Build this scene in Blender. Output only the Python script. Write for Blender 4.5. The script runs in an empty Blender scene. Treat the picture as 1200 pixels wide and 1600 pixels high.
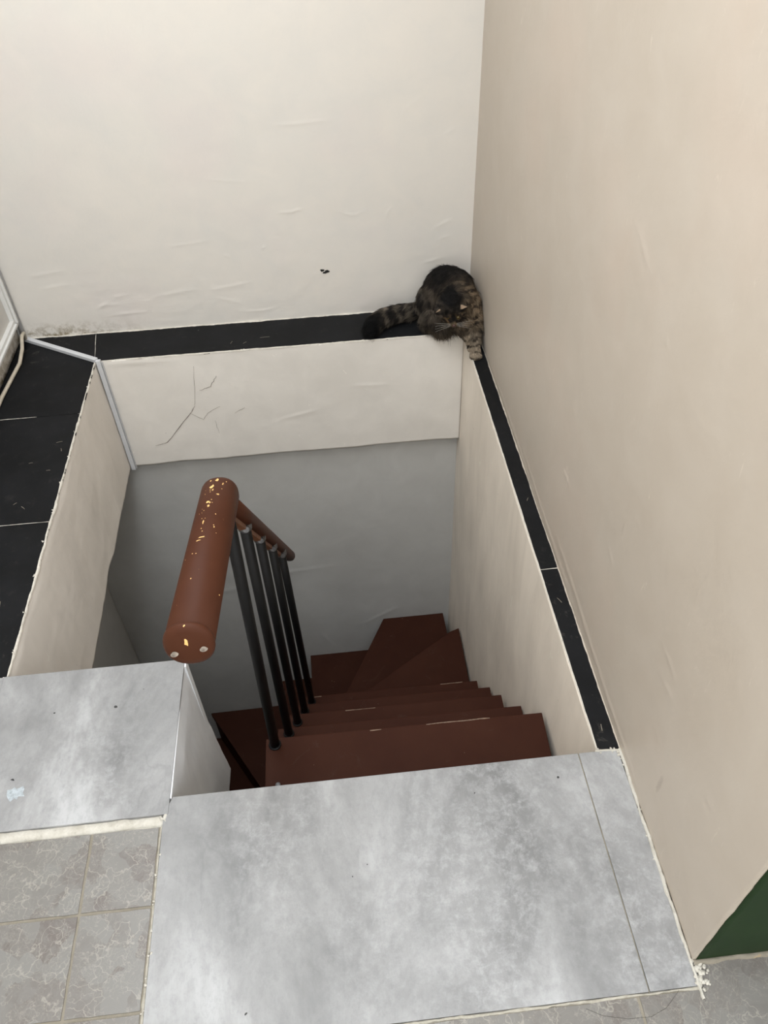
import bpy, bmesh, math, random
import numpy as np
from mathutils import Vector, Matrix

sc = bpy.context.scene
COL = sc.collection
random.seed(7)
RNG = np.random.default_rng(7)

# ------------------------------------------------------------------ camera
cam_d = bpy.data.cameras.new('camera')
cam_d.sensor_fit = 'AUTO'
cam_d.sensor_width = 36.0
cam_d.lens = 1235.16 / 1600 * 36.0
cam_d.clip_start = 0.02
cam = bpy.data.objects.new('camera', cam_d)
COL.objects.link(cam)
right = Vector((0.9945605599, -0.1001387126, -0.0270562130))
up = Vector((0.0897073409, 0.6994203809, 0.7090583359))
fwd = Vector((0.0520804513, 0.7076605041, -0.7046305681))
M = Matrix((right, up, -fwd)).transposed().to_4x4()
M.translation = Vector((0, 0, 1.55))
cam.matrix_world = M
sc.camera = cam

# ------------------------------------------------------------------ world, lights, exposure
w = bpy.data.worlds.new('world')
sc.world = w
w.use_nodes = True
w.node_tree.nodes['Background'].inputs[0].default_value = (0.9, 0.95, 1.0, 1)
w.node_tree.nodes['Background'].inputs[1].default_value = 0.0


def area(name, loc, size, power, color, rot=(0, 0, 0)):
    d = bpy.data.lights.new(name, 'AREA')
    d.shape = 'RECTANGLE'
    d.size, d.size_y = size
    d.energy = power
    d.color = color
    o = bpy.data.objects.new(name, d)
    o.location = loc
    o.rotation_euler = rot
    COL.objects.link(o)
    return o


PI = math.pi
COOL = (0.955, 1.0, 1.05)
area('ceiling_panel_light', (-0.20, 0.42, 2.63), (0.30, 0.55), 19, COOL)
area('rear_fill_light', (0.0, -2.55, 1.45), (2.2, 1.6), 11, COOL, (PI / 2, 0, 0))  # added fill behind the camera, no window modelled; lifts the back wall
area('right_fill_light', (2.2, -0.9, 1.5), (2.2, 1.6), 30, COOL, (PI / 2, 0, PI / 2))  # added fill from the right, no window modelled; lifts left-hand faces
area('ceiling_rear_fill', (0.1, -1.3, 2.66), (2.0, 1.6), 55, COOL)  # added soft overhead fill behind the camera, balances walls against floor
area('ceiling_stair_fill', (-0.62, 1.5, 2.66), (0.8, 1.2), 28, COOL)  # added soft overhead fill above the opening
sc.view_settings.view_transform = 'Standard'
sc.view_settings.look = 'None'
sc.view_settings.gamma = 1.0
sc.view_settings.use_curve_mapping = False
sc.view_settings.exposure = -0.02

# ------------------------------------------------------------------ key dimensions (metres)
XL, XR, YB, YF = -0.8142, 0.4920, 2.4298, 0.7846      # edges of the stair opening
XB, YX = -0.4023, 1.1243                              # corner block of landing
XW, YW, XWL = 0.5403, 2.6164, -1.1110                 # right wall, back wall, left wall
YE = 0.378                                            # end of right wall (green return)
Y1, YBF, XSEAM, TL = 0.3371, 0.7486, 0.4495, -0.4180
ZB, ZBOX = -0.4835, -0.555
CEIL = 2.7


# ------------------------------------------------------------------ helpers
def link(o, parent=None):
    COL.objects.link(o)
    if parent is not None:
        o.parent = parent
    return o


def mesh_obj(name, bm, mat, parent=None, smooth=False):
    me = bpy.data.meshes.new(name)
    bm.to_mesh(me)
    bm.free()
    for m in (mat if isinstance(mat, (list, tuple)) else [mat]):
        me.materials.append(m)
    if smooth:
        for p in me.polygons:
            p.use_smooth = True
    return link(bpy.data.objects.new(name, me), parent)


def pydata_obj(name, v, f, mat, parent=None, smooth=False):
    me = bpy.data.meshes.new(name)
    me.from_pydata([tuple(map(float, p)) for p in v], [], f)
    me.update()
    me.materials.append(mat)
    if smooth:
        for p in me.polygons:
            p.use_smooth = True
    return link(bpy.data.objects.new(name, me), parent)


def empty(name, loc=(0, 0, 0)):
    o = bpy.data.objects.new(name, None)
    o.location = loc
    o.empty_display_size = 0.05
    return link(o)


def tag(o, label=None, cat=None, group=None, kind=None):
    if label:
        o['label'] = label
    if cat:
        o['category'] = cat
    if group:
        o['group'] = group
    if kind:
        o['kind'] = kind
    return o


def add_prism(bm, poly, z0, z1, bevel=0.0):
    vb = [bm.verts.new((p[0], p[1], z0)) for p in poly]
    vt = [bm.verts.new((p[0], p[1], z1)) for p in poly]
    n = len(poly)
    fs = [bm.faces.new(vt), bm.faces.new(vb[::-1])]
    for i in range(n):
        fs.append(bm.faces.new((vb[i], vb[(i + 1) % n], vt[(i + 1) % n], vt[i])))
    if bevel:
        es = {e for f in fs for e in f.edges}
        bmesh.ops.bevel(bm, geom=list(es), offset=bevel, segments=2, profile=0.7, affect='EDGES')
    return bm


def add_box(bm, lo, hi, bevel=0.0):
    return add_prism(bm, [(lo[0], lo[1]), (hi[0], lo[1]), (hi[0], hi[1]), (lo[0], hi[1])], lo[2], hi[2], bevel)


def frame(d):
    d = Vector(d).normalized()
    a = Vector((0, 0, 1)) if abs(d.z) < 0.9 else Vector((0, 1, 0))
    x = d.cross(a).normalized()
    return x, x.cross(d).normalized(), d


def add_tube(bm, pts, radii, seg=16, cap=True, sq=1.0):
    """swept tube through pts; sq<1 squares the section off"""
    pts = [Vector(p) for p in pts]
    rings = []
    for i, p in enumerate(pts):
        if i == 0:
            d = pts[1] - pts[0]
        elif i == len(pts) - 1:
            d = pts[-1] - pts[-2]
        else:
            d = (pts[i + 1] - p).normalized() + (p - pts[i - 1]).normalized()
        x, y, _ = frame(d)
        r = radii[i] if isinstance(radii, (list, tuple)) else radii
        ring = []
        for k in range(seg):
            t = 2 * math.pi * k / seg
            c, s = math.cos(t), math.sin(t)
            c = math.copysign(abs(c) ** sq, c)
            s = math.copysign(abs(s) ** sq, s)
            ring.append(bm.verts.new(p + x * (r * c) + y * (r * s)))
        rings.append(ring)
    for a, b in zip(rings, rings[1:]):
        for k in range(seg):
            bm.faces.new((a[k], a[(k + 1) % seg], b[(k + 1) % seg], b[k]))
    if cap:
        bm.faces.new(rings[0][::-1])
        bm.faces.new(rings[-1])
    return bm


def noise2(u, v, seed=0, octaves=4, rough=0.5):
    """smooth fractal value noise on numpy arrays, about -1..1"""
    out = np.zeros_like(u)
    amp, tot = 1.0, 0.0
    for o in range(octaves):
        g = np.random.default_rng(seed * 131 + o).uniform(-1, 1, (64, 64))
        s = 2.0 ** o
        x, y = u * s + 17.3 * o, v * s + 5.1 * o
        xi, yi = np.floor(x).astype(int), np.floor(y).astype(int)
        fx, fy = x - xi, y - yi
        fx, fy = fx * fx * (3 - 2 * fx), fy * fy * (3 - 2 * fy)
        a = g[xi % 64, yi % 64] * (1 - fx) + g[(xi + 1) % 64, yi % 64] * fx
        b = g[xi % 64, (yi + 1) % 64] * (1 - fx) + g[(xi + 1) % 64, (yi + 1) % 64] * fx
        out += amp * (a * (1 - fy) + b * fy)
        tot += amp
        amp *= rough
    return out / tot


def stroke_height(U, V, stroke, wid, h):
    """a raised trowel ridge along a polyline (u,v): steep on one side, soft on the other"""
    out = np.zeros_like(U)
    n = len(stroke) - 1
    for i in range(n):
        a, b = np.array(stroke[i]), np.array(stroke[i + 1])
        d = b - a
        L2 = d @ d
        t = np.clip(((U - a[0]) * d[0] + (V - a[1]) * d[1]) / L2, 0, 1)
        dx, dy = U - (a[0] + t * d[0]), V - (a[1] + t * d[1])
        side = dx * -d[1] + dy * d[0]
        r = np.hypot(dx, dy)
        ww = np.where(side > 0, wid, wid * 3.2)
        tt = (i + t) / n
        env = np.sin(np.pi * np.clip(tt * 0.94 + 0.03, 0, 1)) ** 0.6
        out = np.maximum(out, h * env * np.exp(-(r / ww) ** 2))
    return out


def grid_wall(name, O, U, V, nu, nv, disp, mat, thick, parent=None, edge=None):
    """plastered slab: displaced front grid facing U x V, flat back. disp(u,v) and edge(u,v)->(du,dv) in metres"""
    O, U, V = np.array(O, float), np.array(U, float), np.array(V, float)
    lu, lv = np.linalg.norm(U), np.linalg.norm(V)
    eu, ev = U / lu, V / lv
    N = np.cross(eu, ev)
    uu, vv = np.meshgrid(np.linspace(0, lu, nu + 1), np.linspace(0, lv, nv + 1), indexing='ij')
    d = disp(uu, vv)
    eu_, ev_ = uu, vv
    if edge:
        du, dv = edge(uu, vv)
        eu_, ev_ = uu + du, vv + dv
    P = O + eu_[..., None] * eu + ev_[..., None] * ev + d[..., None] * N
    v = P.reshape(-1, 3)
    idx = np.arange((nu + 1) * (nv + 1)).reshape(nu + 1, nv + 1)
    q = np.stack([idx[:-1, :-1], idx[1:, :-1], idx[1:, 1:], idx[:-1, 1:]], -1).reshape(-1, 4)
    per = list(idx[:, 0]) + list(idx[-1, 1:]) + list(idx[-2::-1, -1]) + list(idx[0, -2:0:-1])
    nb = len(v)
    back = (O + eu_[..., None] * eu + ev_[..., None] * ev - N * thick).reshape(-1, 3)[per]
    v = np.concatenate([v, back])
    m = len(per)
    faces = q.tolist()
    for i in range(m):
        j = (i + 1) % m
        faces.append([int(per[j]), int(per[i]), nb + i, nb + j])
    faces.append([nb + i for i in range(m)][::-1])
    o = pydata_obj(name, v, faces, mat, parent)
    nq = len(q)
    o.data.polygons.foreach_set('use_smooth', np.array([i < nq for i in range(len(faces))]))
    return o


# ------------------------------------------------------------------ materials
def srgb(r, g, b, k=1.0):
    f = lambda c: (c / 255 / 12.92) if c / 255 <= 0.04045 else ((c / 255 + 0.055) / 1.055) ** 2.4
    return (f(r) * k, f(g) * k, f(b) * k, 1.0)


class NT:
    def __init__(self, name, rough=0.6, spec=0.5):
        self.m = bpy.data.materials.new(name)
        self.m.use_nodes = True
        self.n = self.m.node_tree.nodes
        self.l = self.m.node_tree.links
        self.b = self.n['Principled BSDF']
        self.b.inputs['Roughness'].default_value = rough
        self.b.inputs['Specular IOR Level'].default_value = spec
        self.tc = self.n.new('ShaderNodeTexCoord')

    def mapping(self, scale=(1, 1, 1), rot=(0, 0, 0), loc=(0, 0, 0), src='Object'):
        mp = self.n.new('ShaderNodeMapping')
        mp.inputs['Scale'].default_value = scale
        mp.inputs['Rotation'].default_value = rot
        mp.inputs['Location'].default_value = loc
        self.l.new(self.tc.outputs[src], mp.inputs['Vector'])
        return mp.outputs[0]

    def noise(self, vec, scale, detail=4, rough=0.55, dist=0.0):
        t = self.n.new('ShaderNodeTexNoise')
        t.inputs['Scale'].default_value = scale
        t.inputs['Detail'].default_value = detail
        t.inputs['Roughness'].default_value = rough
        t.inputs['Distortion'].default_value = dist
        self.l.new(vec, t.inputs['Vector'])
        return t.outputs['Fac']

    def voronoi(self, vec, scale, feature='DISTANCE_TO_EDGE'):
        t = self.n.new('ShaderNodeTexVoronoi')
        t.feature = feature
        t.inputs['Scale'].default_value = scale
        self.l.new(vec, t.inputs['Vector'])
        return t

    def ramp(self, fac, stops, interp='LINEAR'):
        r = self.n.new('ShaderNodeValToRGB')
        r.color_ramp.interpolation = interp
        e = r.color_ramp.elements
        while len(e) < len(stops):
            e.new(0.5)
        for k, (p, c) in zip(e, stops):
            k.position = p
            k.color = c if len(c) == 4 else (*c, 1)
        self.l.new(fac, r.inputs[0])
        return r.outputs[0]

    def mask(self, fac, lo, hi):
        return self.ramp(fac, [(lo, (0, 0, 0, 1)), (hi, (1, 1, 1, 1))])

    def mix(self, fac, a, b, mode='MIX'):
        x = self.n.new('ShaderNodeMix')
        x.data_type = 'RGBA'
        x.blend_type = mode
        for s, val in ((x.inputs[0], fac), (x.inputs[6], a), (x.inputs[7], b)):
            if isinstance(val, bpy.types.NodeSocket):
                self.l.new(val, s)
            else:
                s.default_value = val
        return x.outputs[2]

    def math(self, op, a, b=0.0):
        x = self.n.new('ShaderNodeMath')
        x.operation = op
        for s, val in ((x.inputs[0], a), (x.inputs[1], b)):
            if isinstance(val, bpy.types.NodeSocket):
                self.l.new(val, s)
            else:
                s.default_value = val
        return x.outputs[0]

    def sep(self, vec):
        s = self.n.new('ShaderNodeSeparateXYZ')
        self.l.new(vec, s.inputs[0])
        return s.outputs

    def warp(self, vec, scale, amt):
        t = self.n.new('ShaderNodeTexNoise')
        t.inputs['Scale'].default_value = scale
        t.inputs['Detail'].default_value = 4
        self.l.new(vec, t.inputs['Vector'])
        s = self.n.new('ShaderNodeVectorMath')
        s.operation = 'MULTIPLY_ADD'
        self.l.new(t.outputs['Color'], s.inputs[0])
        s.inputs[1].default_value = (amt, amt, amt)
        self.l.new(vec, s.inputs[2])
        return s.outputs[0]

    def color(self, c):
        if isinstance(c, bpy.types.NodeSocket):
            self.l.new(c, self.b.inputs['Base Color'])
        else:
            self.b.inputs['Base Color'].default_value = c

    def roughness(self, s):
        self.l.new(s, self.b.inputs['Roughness'])

    def bump(self, h, strength=0.3, dist=0.002):
        b = self.n.new('ShaderNodeBump')
        b.inputs['Strength'].default_value = strength
        b.inputs['Distance'].default_value = dist
        self.l.new(h, b.inputs['Height'])
        self.l.new(b.outputs[0], self.b.inputs['Normal'])


def plaster(name, c1, c2, rough=0.55, speck=True, grime=None, streak=(1, 1, 1), contrast=0.5):
    t = NT(name, rough, 0.35)
    v = t.mapping()
    vs = t.mapping(streak)
    a = t.noise(v, 2.3, 5, 0.5)
    b = t.noise(vs, 9, 6, 0.6, 0.6)
    f = t.math('ADD', t.math('MULTIPLY', a, 0.5), t.math('MULTIPLY', b, 0.5))
    c = t.mix(t.mask(f, 0.5 - 0.14 / contrast * 0.5, 0.5 + 0.14 / contrast * 0.5), c1, c2)
    if speck:
        s = t.mask(t.noise(vs, 46, 3, 0.6, 1.0), 0.69, 0.74)
        c = t.mix(t.math('MULTIPLY', s, 0.5), c, tuple(min(1, x * 1.18) for x in c2[:3]) + (1,))
        s2 = t.mask(t.noise(t.mapping((1, 1, 1), loc=(3, 7, 1)), 60, 2, 0.5), 0.765, 0.79)
        c = t.mix(t.math('MULTIPLY', s2, 0.35), c, (0.25, 0.2, 0.15, 1))
    if grime:
        c = grime(t, c, v)
    t.color(c)
    h = t.math('ADD', t.noise(vs, 22, 6, 0.62, 0.8), t.math('MULTIPLY', t.noise(v, 120, 3), 0.25))
    t.bump(h, 0.35, 0.0016)
    return t.m


def back_grime(t, c, v):
    x, y, z = t.sep(v)
    low = t.math('SUBTRACT', 1.0, t.math('MULTIPLY', z, 16.0))
    left = t.math('MULTIPLY', t.math('SUBTRACT', -0.62, x), 3.0)
    m = t.math('MULTIPLY', t.math('MULTIPLY', t.mask(low, 0, 0.9), t.mask(left, 0, 1)), t.mask(t.noise(v, 38, 5, 0.7), 0.44, 0.6))
    c = t.mix(t.math('MULTIPLY', m, 0.85), c, srgb(128, 112, 78))
    # slightly pinker repaint patches
    p = t.mask(t.noise(t.mapping((1, 1, 1), loc=(2.2, 0, 1.3)), 2.6, 3, 0.5), 0.54, 0.68)
    return t.mix(t.math('MULTIPLY', p, 0.18), c, srgb(226, 210, 208))


def right_marks(t, c, v):
    x, y, z = t.sep(v)
    for (cy, cz, ry, rz, k, col) in ((0.635, 0.14, 0.010, 0.045, 0.35, srgb(120, 106, 96)), (1.02, 0.43, 0.006, 0.03, 0.2, srgb(150, 132, 118))):
        d = t.math('ADD', t.math('POWER', t.math('DIVIDE', t.math('SUBTRACT', y, cy), ry), 2.0), t.math('POWER', t.math('DIVIDE', t.math('SUBTRACT', z, cz), rz), 2.0))
        m = t.math('SUBTRACT', 1.0, t.mask(t.math('ADD', d, t.math('MULTIPLY', t.noise(v, 60, 4), 0.8)), 0.3, 1.3))
        c = t.mix(t.math('MULTIPLY', m, k), c, col)
    vs = t.mapping((1, 1, 0.35))
    s = t.mask(t.noise(vs, 30, 5, 0.7, 1.2), 0.66, 0.72)
    c = t.mix(t.math('MULTIPLY', s, 0.30), c, srgb(226, 216, 202))
    p = t.mask(t.noise(v, 2.4, 3), 0.5, 0.7)
    return t.mix(t.math('MULTIPLY', p, 0.25), c, srgb(200, 180, 164))


M_BACK = plaster('plaster_cream', srgb(221, 217, 210), srgb(228, 222, 213), 0.5, False, back_grime)
M_RIGHT = plaster('plaster_beige', srgb(203, 191, 176, 0.85), srgb(209, 198, 184, 0.85), 0.45, False, right_marks)
M_BEAM = plaster('plaster_beam', srgb(214, 209, 201, 1.14), srgb(224, 219, 211, 1.14), 0.5, True)
M_LEFTF = plaster('plaster_left_face', srgb(188, 182, 174, 1.55), srgb(203, 197, 189, 1.5), 0.5, True, None, (1, 1, 0.35))
M_BOXF = plaster('plaster_block_face', srgb(172, 174, 177, 1.8), srgb(196, 198, 200, 1.6), 0.42, True, None, (1, 1, 0.3))
M_STAIRR = plaster('plaster_stair_right', srgb(186, 177, 165, 1.55), srgb(205, 196, 184, 1.55), 0.5, True, None, (1, 1, 0.3))
M_LOW = plaster('plaster_lower', srgb(196, 195, 191), srgb(206, 205, 201), 0.5, False)
M_CEIL = plaster('plaster_ceiling', srgb(232, 230, 226), srgb(236, 234, 230), 0.7, False)


def green_mat():
    t = NT('green_gloss_paint', 0.45, 0.12)
    v = t.mapping()
    c = t.mix(t.mask(t.noise(v, 6, 4), 0.35, 0.65), srgb(34, 66, 30, 0.46), srgb(42, 74, 34, 0.46))
    t.color(c)
    t.bump(t.noise(v, 30, 4), 0.2, 0.001)
    return t.m


M_GREEN = green_mat()


def concrete_tile():
    t = NT('grey_concrete_tile', 0.4, 0.5)
    v = t.mapping()
    vs = t.mapping((1.0, 0.55, 1.0))
    big = t.noise(vs, 4.0, 8, 0.62, 0.5)
    c = t.ramp(big, [(0.34, srgb(150, 150, 150, 0.55)), (0.45, srgb(176, 176, 176, 0.55)), (0.54, srgb(196, 196, 196, 0.55)), (0.66, srgb(230, 231, 232, 0.57))])
    mot = t.noise(v, 34, 10, 0.82, 0.2)
    gate = t.mask(t.noise(t.mapping((1, 0.6, 1), loc=(4, 1, 0)), 3.4, 3), 0.36, 0.62)
    c = t.mix(t.math('MULTIPLY', t.math('MULTIPLY', t.mask(mot, 0.46, 0.66), gate), 0.6), c, srgb(232, 233, 234, 0.56))
    mot2 = t.noise(t.mapping((1, 0.6, 1), loc=(9, 2, 0)), 75, 10, 0.82, 0.0)
    c = t.mix(t.math('MULTIPLY', t.mask(mot2, 0.48, 0.68), 0.4), c, srgb(150, 151, 153, 0.56))
    wv = t.warp(vs, 9.0, 0.22)
    ed = t.voronoi(wv, 5.0)
    ln = t.math('SUBTRACT', 1.0, t.mask(ed.outputs['Distance'], 0.0, 0.016))
    gate2 = t.mask(t.noise(v, 4.1, 2), 0.52, 0.6)
    c = t.mix(t.math('MULTIPLY', t.math('MULTIPLY', ln, gate2), 0.25), c, srgb(140, 141, 143, 0.56))
    sp = t.mask(t.noise(v, 52, 1, 0.5), 0.80, 0.81)
    c = t.mix(sp, c, srgb(60, 60, 60, 0.53))
    t.color(c)
    t.roughness(t.ramp(mot, [(0.3, (0.48,) * 3), (0.7, (0.62,) * 3)]))
    t.bump(mot, 0.12, 0.0006)
    return t.m


M_TILE = concrete_tile()


def marble_tile():
    t = NT('grey_brown_marble', 0.36, 0.5)
    v = t.mapping()
    info = t.n.new('ShaderNodeObjectInfo')
    add = t.n.new('ShaderNodeVectorMath')
    add.operation = 'ADD'
    t.l.new(v, add.inputs[0])
    sc_ = t.n.new('ShaderNodeVectorMath')
    sc_.operation = 'SCALE'
    comb = t.n.new('ShaderNodeCombineXYZ')
    for i in range(3):
        t.l.new(info.outputs['Random'], comb.inputs[i])
    t.l.new(comb.outputs[0], sc_.inputs[0])
    sc_.inputs['Scale'].default_value = 11.0
    t.l.new(sc_.outputs[0], add.inputs[1])
    v = add.outputs[0]
    wv = t.warp(v, 9.0, 0.16)
    cell = t.voronoi(wv, 17, 'F1')
    gr = t.n.new('ShaderNodeSeparateColor')
    t.l.new(cell.outputs['Color'], gr.inputs[0])
    c = t.ramp(gr.outputs[0], [(0.0, srgb(140, 130, 124, 0.48)), (0.3, srgb(160, 155, 149, 0.48)), (0.7, srgb(170, 168, 163, 0.48)), (1.0, srgb(146, 138, 132, 0.48))])
    c = t.mix(t.math('MULTIPLY', t.mask(t.noise(v, 22, 9, 0.75, 0.8), 0.40, 0.62), 0.75), c, srgb(168, 165, 159, 0.48))
    for s, wd, am, off in ((11, 0.020, 0.7, 0), (24, 0.030, 0.5, 3), (47, 0.05, 0.35, 6)):
        wv2 = t.warp(v, 13.0 + off, 0.2)
        e = t.voronoi(wv2, s)
        ln = t.math('SUBTRACT', 1.0, t.mask(e.outputs['Distance'], 0.0, wd))
        gate = t.mask(t.noise(v, 10.0 + off * 3, 4), 0.42, 0.48)
        c = t.mix(t.math('MULTIPLY', t.math('MULTIPLY', ln, gate), am), c, srgb(204, 199, 187, 0.54))
    t.color(c)
    t.bump(t.noise(v, 60, 3), 0.08, 0.0006)
    return t.m


M_MARBLE = marble_tile()


def black_tile():
    t = NT('black_painted_tile', 0.6, 0.15)
    v = t.mapping()
    c = t.mix(t.mask(t.noise(v, 7, 5, 0.6), 0.4, 0.7), srgb(33, 34, 36, 0.45), srgb(43, 44, 47, 0.45))
    dust = t.mask(t.noise(v, 30, 6, 0.75, 0.5), 0.57, 0.75)
    x, y, z = t.sep(v)
    nearcorner = t.math('MULTIPLY', t.mask(t.math('MULTIPLY', t.math('SUBTRACT', -0.86, x), 4), 0, 1), t.mask(t.math('MULTIPLY', t.math('SUBTRACT', y, 2.36), 5), 0, 1))
    nearfront = t.mask(t.math('MULTIPLY', t.math('SUBTRACT', 1.4, y), 4), 0, 1)
    g = t.math('ADD', t.math('ADD', t.math('MULTIPLY', nearcorner, 0.9), t.math('MULTIPLY', nearfront, 0.35)), 0.1)
    c = t.mix(t.math('MULTIPLY', dust, g), c, srgb(150, 145, 135, 0.45))
    c = t.mix(t.mask(t.noise(v, 85, 2, 0.5), 0.765, 0.785), c, srgb(150, 148, 142, 0.45))
    t.color(c)
    t.bump(t.noise(v, 40, 5), 0.15, 0.001)
    return t.m


M_BLACK = black_tile()


def mortar(name, c1, c2):
    t = NT(name, 0.85, 0.2)
    v = t.mapping()
    c = t.mix(t.mask(t.noise(v, 30, 8, 0.8), 0.35, 0.62), c1, c2)
    c = t.mix(t.math('MULTIPLY', t.mask(t.noise(t.mapping((1, 1, 1), loc=(5, 5, 0)), 60, 5, 0.7), 0.58, 0.68), 0.45), c, srgb(120, 114, 104))
    c = t.mix(t.math('MULTIPLY', t.mask(t.noise(v, 18, 3), 0.68, 0.74), 0.6), c, srgb(176, 150, 110))
    t.color(c)
    t.bump(t.noise(v, 90, 5, 0.7), 0.5, 0.002)
    return t.m


M_MORTAR = mortar('pale_mortar', srgb(214, 208, 194, 0.66), srgb(234, 230, 219, 0.72))
M_GROUT = mortar('grey_grout', srgb(160, 152, 136, 0.62), srgb(178, 170, 154, 0.62))
M_MORTGREY = mortar('weathered_mortar', srgb(186, 180, 164, 0.62), srgb(216, 210, 196, 0.66))
M_WALLLIP = mortar('beige_paint_lip', srgb(178, 168, 154), srgb(204, 196, 182))
M_LIP = mortar('plaster_lip', srgb(200, 194, 182), srgb(224, 219, 208))


def stair_paint():
    t = NT('oxblood_stair_paint', 0.6, 0.12)
    v = t.mapping()
    c = t.mix(t.mask(t.noise(v, 5, 5, 0.6), 0.35, 0.7), srgb(102, 57, 41, 0.3), srgb(112, 66, 48, 0.3))
    d = t.mask(t.noise(v, 11, 7, 0.75, 1.0), 0.58, 0.74)
    c = t.mix(t.math('MULTIPLY', d, 0.3), c, srgb(150, 128, 115, 0.3))
    c = t.mix(t.mask(t.noise(v, 75, 2, 0.5), 0.775, 0.79), c, srgb(190, 160, 130, 0.3))
    t.color(c)
    t.bump(t.noise(v, 50, 4), 0.1, 0.001)
    return t.m


M_STAIR = stair_paint()


def rail_paint():
    t = NT('chestnut_rail_paint', 0.5, 0.12)
    v = t.mapping()
    c = t.mix(t.mask(t.noise(v, 9, 4, 0.6), 0.35, 0.7), srgb(118, 68, 46, 0.29), srgb(128, 76, 52, 0.29))
    x, y, z = t.sep(v)
    top = t.mask(t.math('MULTIPLY', t.math('SUBTRACT', y, 0.82), 4.0), 0, 1)
    hole = t.noise(t.mapping((1.0, 0.55, 1.0)), 70, 3, 0.6, 0.6)
    chip = t.math('GREATER_THAN', t.math('ADD', hole, t.math('MULTIPLY', top, 0.06)), 0.765)
    c = t.mix(chip, c, srgb(222, 180, 120))
    t.color(c)
    h = t.math('SUBTRACT', t.math('MULTIPLY', t.noise(v, 60, 3), 0.2), chip)
    t.bump(h, 0.3, 0.0008)
    return t.m


M_RAIL = rail_paint()


def simple(name, c, rough=0.5, metal=0.0, nscale=40, var=0.12):
    t = NT(name, rough, 0.5)
    v = t.mapping()
    lo = tuple(x * (1 - var) for x in c[:3]) + (1,)
    hi = tuple(min(1, x * (1 + var)) for x in c[:3]) + (1,)
    t.color(t.mix(t.mask(t.noise(v, nscale, 4), 0.35, 0.65), lo, hi))
    t.b.inputs['Metallic'].default_value = metal
    return t.m


M_WORN = simple('worn_pale_wood', srgb(176, 150, 128, 0.5), 0.8, 0, 120, 0.3)
M_IRON = simple('black_iron_paint', srgb(14, 14, 15), 0.45)
M_IRON.node_tree.nodes['Principled BSDF'].inputs['Specular IOR Level'].default_value = 0.22
M_BOLT = simple('dull_steel', srgb(96, 96, 98), 0.4, 0.8, 60, 0.4)
M_PVC = simple('grey_white_plastic', srgb(206, 207, 209), 0.4, 0, 20, 0.03)
M_PVC2 = simple('white_plastic_frame', srgb(218, 217, 213), 0.35, 0, 20, 0.03)
M_CABLE = simple('dirty_beige_cable', srgb(188, 178, 160), 0.5, 0, 60, 0.1)
M_PANEL = simple('pale_door_panel', srgb(205, 201, 194), 0.45, 0, 10, 0.03)
M_CHIPW = simple('bare_wood_chip', srgb(222, 178, 112), 0.6, 0, 80, 0.15)
M_HOLEP = simple('screw_plug_putty', srgb(176, 164, 150, 0.7), 0.8, 0, 90, 0.25)
M_DARK = simple('dark_void', srgb(22, 20, 18), 0.9)
M_RAWWOOD = simple('raw_orange_wood', srgb(150, 92, 52, 0.45), 0.6, 0, 60, 0.2)
M_GLARE = simple('pale_blue_white_glare', srgb(206, 216, 222, 0.62), 0.4, 0, 160, 0.2)  # bluish white imitating a light reflection on the glossy tile
M_CRACK = simple('crack_shadow', srgb(140, 131, 120), 0.9)


# ------------------------------------------------------------------ floor: concrete deck with the stair opening
def strip(name, pts, width, height, mat, parent, amp=0.5, step=0.006, seed=1, base=0.0):
    """irregular low mortar bead along a polyline on a horizontal surface (half-rounded section)"""
    pts = [np.array(p, float) for p in pts]
    P, T = [], []
    for a, b in zip(pts, pts[1:]):
        L = np.linalg.norm(b - a)
        n = max(2, int(L / step))
        for i in range(n + 1):
            P.append(a + (b - a) * i / n)
            T.append((b - a) / L)
    P, T = np.array(P), np.array(T)
    s = np.arange(len(P)) * step
    wl = width * (0.5 + amp * noise2(s * 22, s * 0 + 3.3, seed, 4, 0.7))
    wr = width * (0.5 + amp * noise2(s * 22, s * 0 + 9.7, seed + 5, 4, 0.7))
    hh = height * (0.75 + 0.6 * noise2(s * 30, s * 0, seed + 9, 3))
    wl, wr, hh = np.maximum(wl, 0.0006), np.maximum(wr, 0.0006), np.maximum(hh, 0.0004)
    up_ = np.array([0, 0, 1.0])
    verts, faces = [], []
    for i in range(len(P)):
        nrm = np.cross(up_, T[i])
        p = P[i]
        verts += [p + nrm * wl[i] - up_ * base, p + nrm * wl[i] * 0.6 + up_ * hh[i], p - nrm * wr[i] * 0.6 + up_ * hh[i] * 0.9, p - nrm * wr[i] - up_ * base]
    for i in range(len(P) - 1):
        a, b = 4 * i, 4 * i + 4
        for k in range(3):
            faces.append((a + k, b + k, b + k + 1, a + k + 1))
    o = pydata_obj(name, verts, faces, mat, parent, True)
    return o


ZD = -0.006      # top of the deck below the tiles
bm = bmesh.new()
add_prism(bm, [(-1.25, -2.7), (2.3, -2.7), (2.3, YF - 0.006), (XB - 0.006, YF - 0.006), (XB - 0.006, YX - 0.006), (XL - 0.006, YX - 0.006),
               (XL - 0.006, YB + 0.006), (XR, YB + 0.006), (XR, 2.7), (-1.25, 2.7)], ZB, ZD)
floor = mesh_obj('floor', bm, M_MORTAR)
tag(floor, 'upper landing floor of grey, marble and black tiles around the stair opening', kind='structure')


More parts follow.
